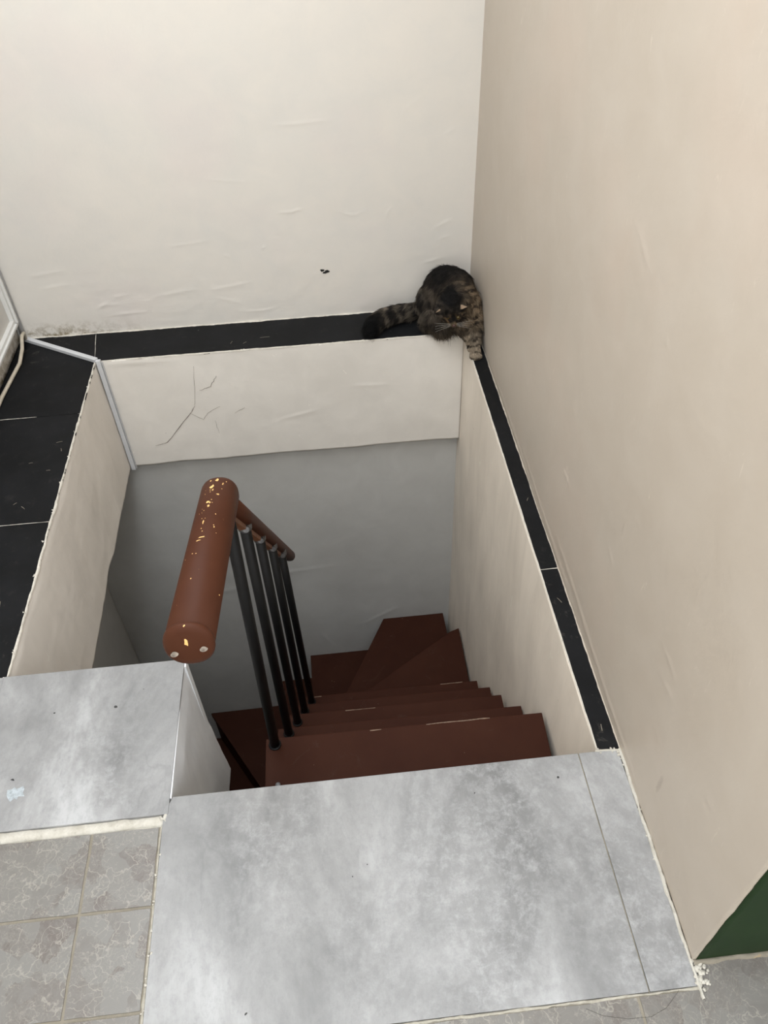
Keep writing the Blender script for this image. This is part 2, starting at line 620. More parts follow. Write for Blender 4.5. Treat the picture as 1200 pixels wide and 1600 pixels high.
def tile(poly, mat, label=None, z0=ZD, z1=0.0, bev=0.0012, seed=0, wob=0.0):
    b = bmesh.new()
    if wob:
        q = []
        for i in range(len(poly)):
            p0, p1 = np.array(poly[i]), np.array(poly[(i + 1) % len(poly)])
            n = max(2, int(np.linalg.norm(p1 - p0) / 0.02))
            d = (p1 - p0) / np.linalg.norm(p1 - p0)
            nr = np.array([-d[1], d[0]])
            for k in range(n):
                e = math.sin(math.pi * k / n)
                q.append(tuple(p0 + (p1 - p0) * k / n + nr * random.uniform(-wob, wob) * min(1, 3 * e)))
        poly = q
        bev = 0
    add_prism(b, poly, z0, z1, bev)
    o = mesh_obj('tile', b, mat, floor)
    if label:
        o['label'] = label
    return o


g = 0.0012
rect = lambda x0, y0, x1, y1: [(x0, y0), (x1, y0), (x1, y1), (x0, y1)]
tile([(TL + 0.003, Y1 + g), (XSEAM - g, Y1 + g), (XSEAM - g, YF), (-0.400, YF), (-0.409, YF - 0.022), (TL + 0.002, YF - 0.034)], M_TILE, 'large pale grey concrete-look tile at the head of the stairs')
tile([(XSEAM + g, Y1 + g), (XW - 0.006, Y1 + g), (XW - 0.006, YF), (XSEAM + g, YF)], M_TILE, 'narrow grey tile strip against the beige wall')
tile([(XL - 0.006, YBF), (XB - 0.004, YBF), (XB + 0.0005, YX), (XL - 0.006, YX)], M_TILE, 'grey concrete-look tile on the corner block', z1=0.002)
tile(rect(XWL + 0.002, YBF, XL - 0.007, YX), M_TILE, 'grey concrete-look tile left of the corner block')
# grey marble tiles to the left of the big tile
xs = [-1.118, -0.9535, -0.7545, -0.5545, TL - 0.002]
ys = [-0.062, 0.117, 0.2835, 0.397 - 0.0, 0.5725, YBF - 0.022]
ys = [-0.116, 0.056, 0.2285, 0.4005, 0.5725, YBF - 0.022]
gg = 0.0028
for i in range(len(xs) - 1):
    for j in range(len(ys) - 1):
        tile(rect(xs[i] + gg, ys[j] + gg, xs[i + 1] - gg, ys[j + 1] - gg), M_MARBLE, z1=-0.001 + random.uniform(-0.0008, 0.0004), wob=0.0008)
# marble tiles in front of the big tile and under the green wall
for x0, x1 in ((TL + 0.004, -0.005), (-0.005, 0.428), (0.428, 0.861), (0.861, 1.294)):
    for y0, y1 in ((-0.55, -0.105), (-0.105, Y1 - 0.002)):
        X0, Y0, X1, Y1_ = x0 + gg, y0 + gg, x1 - gg, y1 - gg
        if x0 > 0.8 and y1 > 0:
            Y1_ = YE - 0.006
        if 0.4 < x0 < 0.5 and y1 > 0:
            tile([(X0, Y0), (X1, Y0), (X1, YE - 0.006), (XW + 0.004, YE - 0.006), (XW + 0.004, Y1_), (X0, Y1_)], M_MARBLE, z1=-0.002, bev=0)
        else:
            tile(rect(X0, Y0, X1, Y1_), M_MARBLE, z1=-0.002, wob=0.0008)
# grout lying in the joints: slightly recessed bed below the tiles
b = bmesh.new()
add_box(b, (-1.12, -0.6, ZD - 0.002), (TL, YBF - 0.024, -0.0035))
add_box(b, (TL, -0.6, ZD - 0.002), (1.3, Y1 - 0.003, -0.0035))
o = mesh_obj('grout_bed', b, M_GROUT, floor)
tag(o, 'recessed beige grey grout between marble tiles')
# black ledge tiles
bl = lambda poly, lab=None: tile(poly, M_BLACK, lab, wob=0.0006)
gb = 0.0009
bl([(XWL, 2.132 + gb), (XL + 0.001, 2.132 + gb), (XL + 0.001, YB - 0.002), (XL - 0.003, YB + 0.001), (-0.841 - gb, YW - 0.002), (XWL, YW - 0.002)], 'dusty black tile in the back left corner')
bl([(XL - 0.0015, YB + 0.001), (XW - 0.001, YB + 0.001), (XW - 0.001, YW - 0.002), (-0.841 + gb, YW - 0.002)], 'long black ledge tile along the cream back wall')
for y0, y1 in ((1.638, 2.132), (YX + 0.001, 1.638)):
    bl(rect(XWL, y0 + gb, XL + 0.001, y1 - gb))
for y0, y1 in ((1.2955, YB), (YF + 0.002, 1.2955)):
    bl(rect(XR + 0.001, y0 + gb, XW - 0.001, y1 - gb))
# mortar bands and plaster drips
strip('mortar_band', [(-1.1, YBF - 0.011, -0.004), (XB - 0.016, YBF - 0.011, -0.004), (XB - 0.013, YBF - 0.008, -0.004)], 0.026, 0.0052, M_MORTAR, floor, 0.16, 0.004, 3, 0.004)['label'] = 'white mortar band along the corner block'
strip('mortar_band', [(XB - 0.012, YBF - 0.012, -0.003), (XB - 0.004, YF - 0.012, -0.003)], 0.008, 0.005, M_MORTAR, floor, 0.3, 0.004, 4, 0.003)
strip('mortar_band', [(TL, YBF - 0.024, -0.003), (TL, 0.05, -0.003)], 0.004, 0.0028, M_MORTGREY, floor, 1.1, 0.003, 5, 0.002)
strip('mortar_band', [(TL, Y1 - 0.0015, -0.003), (XW, Y1 - 0.0015, -0.003)], 0.005, 0.003, M_MORTGREY, floor, 1.1, 0.003, 6, 0.002)
strip('mortar_band', [(XSEAM, Y1, -0.003), (XSEAM, YF, -0.003)], 0.003, 0.0028, M_GROUT, floor, 0.5, 0.003, 7, 0.002)
strip('mortar_band', [(XW - 0.004, Y1 - 0.02, 0), (XW - 0.002, YF, 0)], 0.006, 0.006, M_MORTAR, floor, 0.9, 0.003, 8, 0.002)
strip('mortar_band', [(XW, YE - 0.004, -0.001), (1.3, YE - 0.004, -0.001)], 0.012, 0.006, M_GROUT, floor, 0.5, 0.003, 10, 0.002)
strip('mortar_band', [(XR - 0.006, YF + 0.001, 0.0), (XW - 0.002, YF - 0.003, 0.0)], 0.006, 0.003, M_MORTAR, floor, 0.9, 0.0025, 11, 0.002)


def lumps(name, spots, r, mat, seed):
    """little heap of crumbly mortar, one joined part"""
    rr = random.Random(seed)
    b = bmesh.new()
    for x, y, k in spots:
        for _ in range(k):
            q = r * rr.uniform(0.35, 1.0)
            m = Matrix.Translation((x + rr.gauss(0, r * 0.9), y + rr.gauss(0, r * 1.2), q * 0.05)) @ Matrix.Rotation(rr.uniform(0, 6), 4, 'Z') @ Matrix.Diagonal((q * rr.uniform(.8, 1.7), q, q * 0.35, 1))
            n0 = len(b.verts)
            bmesh.ops.create_icosphere(b, subdivisions=1, radius=1.0, matrix=m)
            b.verts.ensure_lookup_table()
            for v in b.verts[n0:]:
                v.co += Vector((rr.uniform(-1, 1), rr.uniform(-1, 1), rr.uniform(-1, 1))) * q * 0.22
    o = mesh_obj(name, b, mat, floor, True)
    o['kind'] = 'stuff'
    return o


lumps('mortar_crumbs', [(XW + 0.007, YE - 0.010, 18), (XW + 0.007, YE - 0.020, 14), (XW + 0.002, YE - 0.03, 10), (XW + 0.001, YE - 0.042, 5)], 0.006, M_MORTAR, 1)
lumps('mortar_crumbs', [(XW - 0.008, YF - 0.006, 8), (XW - 0.02, YF - 0.001, 6), (XW - 0.005, YF - 0.018, 6), (XR + 0.004, YF - 0.001, 6)], 0.003, M_MORTAR, 2)
lumps('mortar_crumbs', [(XW - 0.003, 0.40 + 0.05 * i, 3) for i in range(8)], 0.003, M_MORTAR, 3)
lumps('mortar_crumbs', [(TL, 0.40 + 0.045 * i, 2) for i in range(7)], 0.0028, M_MORTAR, 4)
lumps('plaster_crumbs', [(XL - 0.002, 1.2 + 0.12 * i, 4) for i in range(11)], 0.0028, M_LIP, 5)
lumps('plaster_crumbs', [(0.13, YB + 0.002, 5), (0.02, YB + 0.002, 2), (-0.3, YB + 0.002, 2), (0.25, YB + 0.002, 2)], 0.003, M_LIP, 6)
strip('plaster_lip', [(XL + 0.001, YX, 0.0), (XL - 0.001, YB, 0.0)], 0.0045, 0.003, M_LIP, floor, 1.1, 0.0025, 13, 0.004)
strip('plaster_lip', [(XL, YB, 0.0), (XR, YB, 0.0)], 0.003, 0.002, M_LIP, floor, 0.9, 0.0035, 14, 0.003)
strip('plaster_lip', [(XR, YF, 0.0), (XR, YB, 0.0)], 0.0025, 0.0018, M_LIP, floor, 0.9, 0.0035, 15, 0.003)
strip('plaster_lip', [(XWL, YW - 0.002, 0.0), (XW, YW - 0.002, 0.0)], 0.005, 0.004, M_LIP, floor, 1.1, 0.0025, 16, 0.002)
strip('plaster_lip', [(XW - 0.001, YF, 0.0), (XW - 0.001, YW, 0.0)], 0.003, 0.0025, M_WALLLIP, floor, 1.1, 0.0025, 17, 0.002)
# thin whitish joints of the black tiles
for a, b_ in (((XWL, 2.132), (-0.955, 2.132)), ((XWL, 1.638), (XL - 0.004, 1.638)), ((-0.84, YW - 0.01), (XL - 0.004, YB + 0.01)), ((XR + 0.002, 1.2955), (XW - 0.002, 1.2965))):
    strip('joint_filler', [(*a, -0.001), (*b_, -0.001)], 0.0022, 0.0015, M_LIP, floor, 0.9, 0.003, 20 + int(10 * abs(a[1])), 0.002)

# light scratches on the black ledge, a painted patch of pale glare and a stray hair on the tiles
for i, (x, y, dx_, dy_) in enumerate(((-0.24, 2.50, .035, .002), (-0.30, 2.47, .012, .01), (-0.345, 2.475, .006, .016), (-0.865, 1.99, .018, .004), (-0.845, 1.96, .004, -.014), (-0.93, 1.90, .012, .002),
                                      (-0.87, 1.86, .012, 0), (-0.91, 1.71, .012, -.012), (-0.935, 1.72, .008, .008), (-0.885, 1.36, .003, -.03), (-0.90, 1.33, .01, .01), (0.512, 1.20, .008, -.016), (0.515, 0.83, .002, .016), (0.517, 1.55, .006, .012))):
    strip('scratch', [(x, y, 0.0001), (x + dx_ * .5, y + dy_ * .5 + .001, 0.0001), (x + dx_, y + dy_, 0.0001)], 0.0010, 0.0004, M_GROUT, floor, 1.2, 0.002, 40 + i, 0.0)
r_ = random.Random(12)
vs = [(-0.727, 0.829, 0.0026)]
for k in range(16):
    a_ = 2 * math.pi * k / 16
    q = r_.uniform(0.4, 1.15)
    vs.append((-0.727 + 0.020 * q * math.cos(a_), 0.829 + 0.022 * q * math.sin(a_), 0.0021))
o = pydata_obj('painted_glare', vs, [(0, k + 1, (k + 1) % 16 + 1) for k in range(16)], M_GLARE, floor)  # glare on the block tile, painted as a flat pale patch
b = bmesh.new()
add_tube(b, [(0.335, 0.325, 0.0), (0.36, 0.312, 0.0), (0.40, 0.303, 0.0), (0.44, 0.302, 0.0), (0.47, 0.312, 0.0), (0.50, 0.335, 0.001)], 0.0002, 5)
mesh_obj('stray_hair', b, M_DARK, floor)

# plaster skins on the faces of the opening
beam_face = grid_wall('beam_face', (XL - 0.004, YB, ZB - 0.004), (XR - XL + 0.004, 0, 0), (0, 0, -ZB - 0.001 + 0.004), 220, 80,
                      lambda u, v: 0.0022 * noise2(u * 5, v * 7, 31, 4) + stroke_height(u, v, [(0.05, 0.475), (0.25, 0.47)], 0.004, 0.002)
                      + stroke_height(u, v, [(0.62, 0.17), (0.76, 0.20)], 0.004, 0.0018) + stroke_height(u, v, [(0.9, 0.3), (1.02, 0.29)], 0.004, 0.0016),
                      M_BEAM, 0.008, floor,
                      lambda u, v: (0 * u, 0.004 * noise2(u * 9, v * 0, 77, 4) * np.clip(1 - v / 0.03, 0, 1)))
tag(beam_face, 'cream plastered back face of the opening with cracks')
left_face = grid_wall('left_face', (XL, YX - 0.004, ZB), (0, YB - YX + 0.002, 0), (0, 0, -ZB - 0.001), 200, 70,
                      lambda u, v: (0.004 * noise2(u * 4, v * 5, 33, 4) + 0.002) * np.clip((0.4825 - v) / 0.03, 0, 1),
                      M_LEFTF, 0.010, floor,
                      lambda u, v: (0 * u, (0.012 * noise2(u * 6, v * 0, 78, 5, 0.7) + 0.018 * np.exp(-((u - 0.75) / 0.06) ** 2) - 0.012 * np.clip(0.75 - u, 0, 1) - 0.02 * np.clip(0.1 - u, 0, .1)) * np.clip(1 - v / 0.1, 0, 1)))
tag(left_face, 'grey beige plastered left face of the opening')
# grid_wall faces U x V: for the left face y x z = +x, right
box_face = grid_wall('block_face', (XB, YF - 0.002, ZBOX), (0, YX - YF + 0.002, 0), (0, 0, -ZBOX - 0.001), 80, 110,
                     lambda u, v: (0.004 * noise2(u * 7, v * 4, 35, 4) + 0.002) * np.clip((0.553 - v) / 0.06, 0, 1) - 0.0012 + 0.016 * np.clip(1 - v / 0.45, 0, 1) ** 1.5,
                     M_BOXF, 0.012, floor,
                     lambda u, v: (0.010 * np.clip(1 - v / 0.4, 0, 1) * (u / 0.34) + 0.004 * noise2(u * 0, v * 14, 80, 4) * np.clip((u - 0.3) / 0.04, 0, 1), -0.02 * np.clip(u - 0.2, 0, 1) * np.clip(1 - v / 0.1, 0, 1)))
tag(box_face, 'grey painted side of the corner block')
bm = bmesh.new()
add_box(bm, (XL - 0.02, YX - 0.02, ZBOX), (XB + 0.004, YX, -0.001))
add_box(bm, (XB - 0.03, YF - 0.03, ZBOX), (XB - 0.012, YX, ZB))
mesh_obj('block_back', bm, M_BOXF, floor)

# cracks scratched into the beam face
def crack(pts, wid, seed):
    r = random.Random(seed)
    P = []
    for (x0, z0), (x1, z1) in zip(pts, pts[1:]):
        n = 6
        for i in range(n):
            P.append((x0 + (x1 - x0) * i / n + r.uniform(-.0015, .0015), z0 + (z1 - z0) * i / n + r.uniform(-.0015, .0015)))
    P.append(pts[-1])
    vs, fs = [], []
    n = len(P)
    for i, (x, z) in enumerate(P):
        wd = wid * (0.35 + 0.65 * math.sin(math.pi * (i + .5) / n)) * r.uniform(0.6, 1.2) * 0.5
        a, bb = P[max(0, i - 1)], P[min(n - 1, i + 1)]
        d = Vector((bb[0] - a[0], bb[1] - a[1])).normalized()
        for s, yy in ((1, 0), (0, -0.0006), (-1, 0)):
            vs.append((x - d.y * wd * s, YB - 0.0018 + yy, z + d.x * wd * s))
    for i in range(n - 1):
        for k in range(2):
            fs.append((3 * i + k, 3 * i + k + 1, 3 * i + k + 4, 3 * i + k + 3))
    return pydata_obj('crack', vs, fs, M_CRACK, floor)


for i, (c_, wd) in enumerate((([(-0.696, -0.396), (-0.647, -0.385), (-0.527, -0.247), (-0.512, -0.224)], 0.003), ([(-0.481, -0.157), (-0.439, -0.142), (-0.41, -0.099)], 0.003),
                              ([(-0.512, -0.224), (-0.505, -0.19), (-0.482, -0.05)], 0.0012), ([(-0.535, -0.255), (-0.492, -0.29), (-0.47, -0.26), (-0.42, -0.235)], 0.0015),
                              ([(-0.37, -0.27), (-0.33, -0.25)], 0.0015), ([(-0.45, -0.30), (-0.445, -0.36)], 0.001))):
    crack(c_, wd, i)

# ------------------------------------------------------------------ walls of the upper room
bx = -XWL + 0.05
def back_disp(u, v):
    X, Z = u + XWL - 0.04, v
    h = 0.0016 * noise2(X * 3, Z * 4, 41, 4) + 0.0008 * noise2(X * 22, Z * 30, 42, 3) * np.clip(0.55 - Z, 0.15, 0.5) * 2
    S = [([(-0.128, 0.425), (-0.079, 0.424), (-0.038, 0.432)], .0022, .0022), ([(0.081, 0.414), (0.123, 0.396), (0.167, 0.408)], .0025, .0016),
         ([(0.232, 0.375), (0.245, 0.403), (0.263, 0.419)], .0022, .0016), ([(-0.293, 0.066), (-0.224, 0.063), (-0.19, 0.068)], .0025, .002),
         ([(0.364, 0.204), (0.433, 0.218)], .003, .0018), ([(-0.782, 0.089), (-0.633, 0.095)], .0025, .0024), ([(-0.805, 0.13), (-0.714, 0.132)], .003, .0012),
         ([(-0.80, 0.125), (-0.765, 0.142)], .004, .003), ([(-0.52, 0.33), (-0.36, 0.345)], .0025, .0012), ([(-1.0, 0.26), (-0.88, 0.275)], .004, .0016),
         ([(-0.98, 0.21), (-0.87, 0.222)], .004, .0012), ([(-0.33, 0.29), (-0.31, 0.278)], .003, .0018), ([(-0.2, 0.30), (-0.185, 0.31)], .003, .002),
         ([(-0.74, 0.16), (-0.70, 0.165)], .003, .002), ([(-0.6, 0.15), (-0.45, 0.17)], .004, .0014), ([(-0.4, 0.16), (-0.25, 0.18)], .004, .0014),
         ([(-0.38, 0.13), (-0.3, 0.10)], .003, .0016), ([(-0.1, 0.70), (0.06, 0.705)], .0025, .0014), ([(0.43, 0.64), (0.47, 0.66)], .003, .0012),
         ([(0.3, 0.72), (0.36, 0.76)], .003, .0009), ([(0.40, 0.33), (0.47, 0.36)], .004, .0016), ([(0.42, 0.29), (0.46, 0.30)], .004, .0014),
         ([(-0.35, 0.55), (-0.2, 0.53)], .002, .0009)]
    for s, wd, hh in S:
        h = h + stroke_height(X, Z, s, wd * 0.75, hh * 0.7)
    return h


wall_back = grid_wall('wall_back', (XWL - 0.04, YW, -0.02), (XW - XWL + 0.06, 0, 0), (0, 0, CEIL + 0.02), 420, 560, back_disp, M_BACK, 0.08)
tag(wall_back, 'cream plastered back wall with trowel marks', kind='structure')
r_ = random.Random(3)
vs, fs = [], []
for cx, cz, rx, rz in ((0.005, 0.183, 0.010, 0.005), (0.021, 0.178, 0.009, 0.0055), (0.012, 0.174, 0.008, 0.0035)):
    n0 = len(vs)
    vs.append((cx, YW - 0.0035, cz))
    for k in range(10):
        a = 2 * math.pi * k / 10
        q = r_.uniform(0.6, 1.25)
        vs.append((cx + rx * q * math.cos(a), YW - 0.0022, cz + rz * q * math.sin(a)))
    for k in range(10):
        fs.append((n0, n0 + 1 + k, n0 + 1 + (k + 1) % 10))
o = pydata_obj('plaster_hole', vs, fs, M_DARK, wall_back)
tag(o, 'small dark chip knocked in the cream wall')


def right_disp(u, v):
    # u runs from back (0) to front, v up
    h = 0.002 * noise2(u * 2.5, v * 3.5, 51, 4)
    rr = np.random.default_rng(5)
    for _ in range(46):
        a = np.array([rr.uniform(0.1, 2.2), rr.uniform(0.0, 1.0)])
        L = rr.uniform(0.01, 0.06)
        ang = rr.normal(0.3, 0.6)
        h = h + stroke_height(u, v, [tuple(a), tuple(a + L * np.array([math.cos(ang), math.sin(ang)]))], 0.0022, rr.uniform(0.0006, 0.0014))
    for a, b_ in (((0.45, 0.03), (1.25, 0.012)), ((0.9, 0.05), (1.5, 0.02)), ((1.5, 0.05), (2.0, 0.03)), ((1.3, 0.075), (1.65, 0.05))):
        h = h + stroke_height(u, v, [a, b_], 0.004, 0.0014)
    return h


wall_right = grid_wall('wall_right', (XW, YW + 0.03, -0.004), (0, YE - YW - 0.03, 0), (0, 0, CEIL + 0.004), 380, 420, right_disp, M_RIGHT, 0.10)
tag(wall_right, 'beige plastered right hand wall above the stairs', kind='structure')
wall_front = grid_wall('wall_front', (XW + 0.0045, YE - 0.0015, -0.006), (1.7, 0, 0), (0, 0, CEIL), 120, 200, lambda u, v: 0.0006 * noise2(u * 5, v * 5, 61, 3),
                       M_GREEN, 0.09, None, lambda u, v: ((0.0025 * noise2(u * 0, v * 24, 62, 4, 0.7)) * np.clip(1 - u / 0.03, 0, 1), 0 * u))
tag(wall_front, 'dark green painted wall return past the corner', kind='structure')
wall_left = grid_wall('wall_left', (XWL, -2.65, -0.004), (0, YW + 2.7, 0), (0, 0, CEIL), 200, 120, lambda u, v: 0.0015 * noise2(u * 4, v * 5, 63, 4), M_BACK, 0.08)
tag(wall_left, 'cream plaster left wall beside the black ledge', kind='structure')
bm = bmesh.new(); add_box(bm, (-1.25, -2.7, -0.1), (2.35, -2.62, CEIL + 0.1))
tag(mesh_obj('wall_rear', bm, M_BACK), 'cream wall behind the viewpoint', kind='structure')
bm = bmesh.new(); add_box(bm, (2.25, -2.7, -0.1), (2.35, YE + 0.1, CEIL + 0.1))
tag(mesh_obj('wall_far_right', bm, M_RIGHT), 'beige wall far to the right of the landing', kind='structure')
bm = bmesh.new(); add_box(bm, (-1.25, -2.7, CEIL), (2.35, 2.75, CEIL + 0.1))
tag(mesh_obj('ceiling', bm, M_CEIL), 'white plaster ceiling', kind='structure')

# ------------------------------------------------------------------ walls of the stair well
YLOW, ZF = 2.470, -3.25
def low_disp(u, v):
    h = 0.003 * noise2(u * 3, v * 4, 71, 4)
    for s in ([(1.2, 1.55), (1.32, 1.62), (1.38, 1.66)], [(1.0, 1.5), (1.05, 1.4)], [(0.7, 2.0), (1.1, 2.02)], [(0.3, 1.9), (0.8, 1.93)], [(1.3, 1.42), (1.55, 1.5)]):
        h = h + stroke_height(u, v, s, 0.006, 0.002)
    return h


wsb = grid_wall('wall_stair_back', (-1.16, YLOW, ZF), (XR + 1.17, 0, 0), (0, 0, ZB - ZF - 0.003), 200, 260, low_disp, M_LOW, 0.12)
tag(wsb, 'grey white plaster wall at the back of the stairwell', kind='structure')
def sr_disp(u, v):
    h = 0.003 * noise2(u * 4, v * 1.6, 72, 4)
    rr = np.random.default_rng(8)
    for _ in range(40):
        a = np.array([rr.uniform(0.1, 2.0), rr.uniform(1.4, 3.2)])
        L = rr.uniform(0.02, 0.14)
        ang = rr.normal(1.5, 0.25)
        h = h + stroke_height(u, v, [tuple(a), tuple(a + L * np.array([math.cos(ang), math.sin(ang)]))], 0.003, rr.uniform(0.0006, 0.0016))
    return h


wsr = grid_wall('wall_stair_right', (XR, YLOW + 0.02, ZF), (0, -0.3 - YLOW, 0), (0, 0, ZD - ZF), 260, 300, sr_disp, M_STAIRR, 0.047)
# trim the part under the landing deck: kept inside the wall thickness
tag(wsr, 'beige plaster wall to the right of the stairs', kind='structure')
wsl = grid_wall('wall_stair_left', (XWL + 0.001, -0.3, ZF), (0, YLOW + 0.31, 0), (0, 0, ZB - ZF - 0.003), 100, 100, lambda u, v: 0.002 * noise2(u * 3, v * 3, 73, 3), M_LOW, 0.1)
tag(wsl, 'dim plaster wall at the far left of the stairwell', kind='structure')
bm = bmesh.new(); add_box(bm, (-1.2, -0.36, ZF), (XR, -0.3, ZB - 0.003))
tag(mesh_obj('wall_stair_front', bm, M_LOW), 'plaster wall under the landing', kind='structure')
bm = bmesh.new(); add_box(bm, (-1.2, -0.36, ZF - 0.08), (XR, YLOW + 0.1, ZF))
tag(mesh_obj('floor_lower', bm, M_GROUT), 'dark floor at the foot of the stairs', kind='structure')

# ------------------------------------------------------------------ white framed door panel on the left wall, trunking, cable
dx = XWL + 0.002
door = empty('door_1', (dx, 1.9, 0.075))
tag(door, 'white plastic framed pale panel door on the left wall', kind='structure')
inv = Matrix.Translation((-dx, -1.9, -0.075))
def door_part(name, boxes, mat, bev=0.003):
    b = bmesh.new()
    for lo, hi in boxes:
        add_box(b, lo, hi, bev)
    b.transform(inv)
    return mesh_obj(name, b, mat, door)


door_part('frame_stile', [((dx, 2.560, 0.075), (dx + 0.022, 2.592, 2.1)), ((dx, 2.571, 0.09), (dx + 0.030, 2.581, 2.1))], M_PVC2)
door_part('frame_rail', [((dx, 1.2, 0.075), (dx + 0.022, 2.560, 0.107)), ((dx, 1.2, 0.086), (dx + 0.030, 2.561, 0.096))], M_PVC2)
door_part('frame_stile', [((dx, 1.17, 0.075), (dx + 0.022, 1.2, 2.1))], M_PVC2)
door_part('frame_rail', [((dx, 1.17, 2.1), (dx + 0.022, 2.592, 2.14))], M_PVC2)
door_part('door_panel', [((dx, 1.2, 0.107), (dx + 0.008, 2.560, 2.1))], M_PANEL, 0.001)
door_part('corner_bead', [((dx, 2.595, 0.05), (dx + 0.010, 2.603, 2.2)), ((dx, 2.606, 0.02), (dx + 0.006, 2.611, 2.2))], M_PVC, 0.001)

bm = bmesh.new()
add_tube(bm, [(XWL + 0.020, YW - 0.012, 0.008), (XWL + 0.020, YW - 0.012, 0.6), (XWL + 0.020, YW - 0.012, CEIL - 0.02)], 0.0085, 10)
o = mesh_obj('conduit_pipe', bm, M_PVC, None, True)
tag(o, 'thin grey white plastic pipe upright in the back left corner', 'pipe')
bm = bmesh.new()
ca = [(XWL + 0.036, 2.572, 0.05), (XWL + 0.034, 2.55, 0.050), (XWL + 0.040, 2.50, 0.030), (XWL + 0.038, 2.44, 0.010), (XWL + 0.030, 2.36, 0.0075), (XWL + 0.022, 2.25, 0.0075), (XWL + 0.020, 2.0, 0.0075), (XWL + 0.02, 1.5, 0.0075)]
add_tube(bm, [(XWL + 0.024, 2.60, 0.006), (XWL + 0.03, 2.585, 0.03)] + ca, 0.0065, 10)
o = mesh_obj('cable', bm, M_CABLE, None, True)
tag(o, 'beige cable drooping onto the black ledge below the white door frame', 'cable')

# trunking across the ledge and down the corner of the opening
tr = empty('cable_trunking', (XL, YB, 0))
tag(tr, 'white square cable trunking crossing the black ledge and running down the opening corner', 'cable trunking')
A, Bp = Vector((-1.088, 2.602, 0.001)), Vector((XL + 0.006, YB - 0.004, 0.001))
d = (Bp - A).normalized(); n = Vector((-d.y, d.x, 0))
b = bmesh.new()
hw = 0.0085
add_prism(b, [tuple((A + n * hw)[:2]), tuple((A - n * hw)[:2]), tuple((Bp - n * hw)[:2]), tuple((Bp + n * hw)[:2])], 0.0005, 0.013, 0.002)
b.transform(Matrix.Translation((-XL, -YB, 0)))
mesh_obj('flat_run', b, M_PVC, tr)
b = bmesh.new()
add_box(b, (0.005, -0.016, ZB - 0.014), (0.021, -0.003, 0.010), 0.002)
add_box(b, (0.0225, -0.010, ZB - 0.012), (0.0245, -0.003, 0.0), 0.0005)
mesh_obj('drop_run', b, M_PVC, tr)

# ------------------------------------------------------------------ staircase
st = empty('staircase', (0.1, 0.9, -0.33))
tag(st, 'steep oxblood painted winding staircase going down inside the opening', 'staircase')
SINV = Matrix.Translation((-0.1, -0.9, 0.33))
NOS = [(1.081, -0.329), (1.249, -0.569), (1.425, -0.785), (1.584, -0.985), (1.752, -1.197)]
XT0, XT1 = -0.258, 0.484


def tread(poly, z, th=0.034):
    b = bmesh.new()
    add_prism(b, poly, z - th, z, 0.004)
    b.transform(SINV)
    return mesh_obj('tread', b, M_STAIR, st)


def riser(a, b2, z0, z1, th=0.016):
    a, b2 = Vector((*a, 0)), Vector((*b2, 0))
    d = (b2 - a).normalized(); n = Vector((-d.y, d.x, 0)) * th * 0.5
    b = bmesh.new()
    add_prism(b, [tuple((a - n)[:2]), tuple((b2 - n)[:2]), tuple((b2 + n)[:2]), tuple((a + n)[:2])], z0, z1, 0.001)
    b.transform(SINV)
    return mesh_obj('riser', b, M_STAIR, st)


prev = 0.80
treads = []
for k, (y, z) in enumerate(NOS):
    jig = [0, 0.004, -0.003, 0.003, -0.002][k]
    treads.append(tread([(XT0 + 0.003 * k, prev - 0.03), (XT1 + jig - (0.016 if k == 0 else 0.004), prev - 0.03), (XT1 + jig - 0.002, y - 0.003), (XT0 + 0.003 * k + 0.004, y + 0.003)], z))
    zn = NOS[k + 1][1] if k < 4 else -1.414
    riser((XT0 + 0.02, y - 0.028), (XT1 - 0.01, y - 0.028), zn, z - 0.034)
    prev = y
riser((XT0 + 0.02, 0.80), (XT1 - 0.01, 0.80), -0.52, -0.363)
NW = (-0.215, 1.757)
treads.append(tread([(NW[0], NW[1] - 0.03), (0.481, 1.722), (0.486, 2.177), (0.44, 2.160)], -1.414))
treads.append(tread([NW, (0.38, 2.05), (0.47, 2.12), (0.463, YLOW - 0.002), (0.158, YLOW - 0.002)], -1.67))
treads.append(tread([(NW[0] - 0.012, 1.757), (-0.19, 1.757), (0.18, YLOW - 0.002), (-0.237, YLOW - 0.002)], -1.925))
treads.append(tread([(-0.40, 1.80), (-0.23, 1.757), (-0.20, YLOW - 0.002), (-0.41, YLOW - 0.002)], -2.135))
treads.append(tread([(-0.42, 1.76), (-0.38, 1.78), (-0.38, YLOW - 0.002), (-0.842, YLOW - 0.008)], -2.375))
treads.append(tread([(-0.42, 1.72), (-0.40, 1.76), (-0.80, YLOW - 0.002), (XWL + 0.006, YLOW - 0.002), (XWL + 0.006, 1.72)], -2.66))
treads.append(tread([(-0.42, 1.45), (-0.42, 1.745), (XWL + 0.006, 1.745), (XWL + 0.006, 1.45)], -2.95))
def inset(a, b2, s):
    d = (Vector(b2) - Vector(a)).normalized(); n = Vector((d.y, -d.x)) * s
    return tuple(Vector(a) + n), tuple(Vector(b2) + n)
riser(*inset((NW[0] + 0.03, NW[1] + 0.018), (0.43, 2.154), 0.02), -1.67, -1.448)
riser(*inset(NW, (0.158, YLOW - 0.01), 0.02), -1.925, -1.704)
riser(*inset((NW[0] - 0.012, 1.77), (-0.237, YLOW - 0.01), 0.02), -2.135, -1.959)
riser(*inset((-0.40, 1.80), (-0.41, YLOW - 0.01), 0.02), -2.375, -2.169)
riser(*inset((-0.42, 1.76), (-0.842, YLOW - 0.015), 0.02), -2.66, -2.409)
riser((-0.43, 1.74), (XWL + 0.02, 1.74), -2.95, -2.694)
riser((-0.43, 1.47), (XWL + 0.02, 1.47), ZF, -2.984)
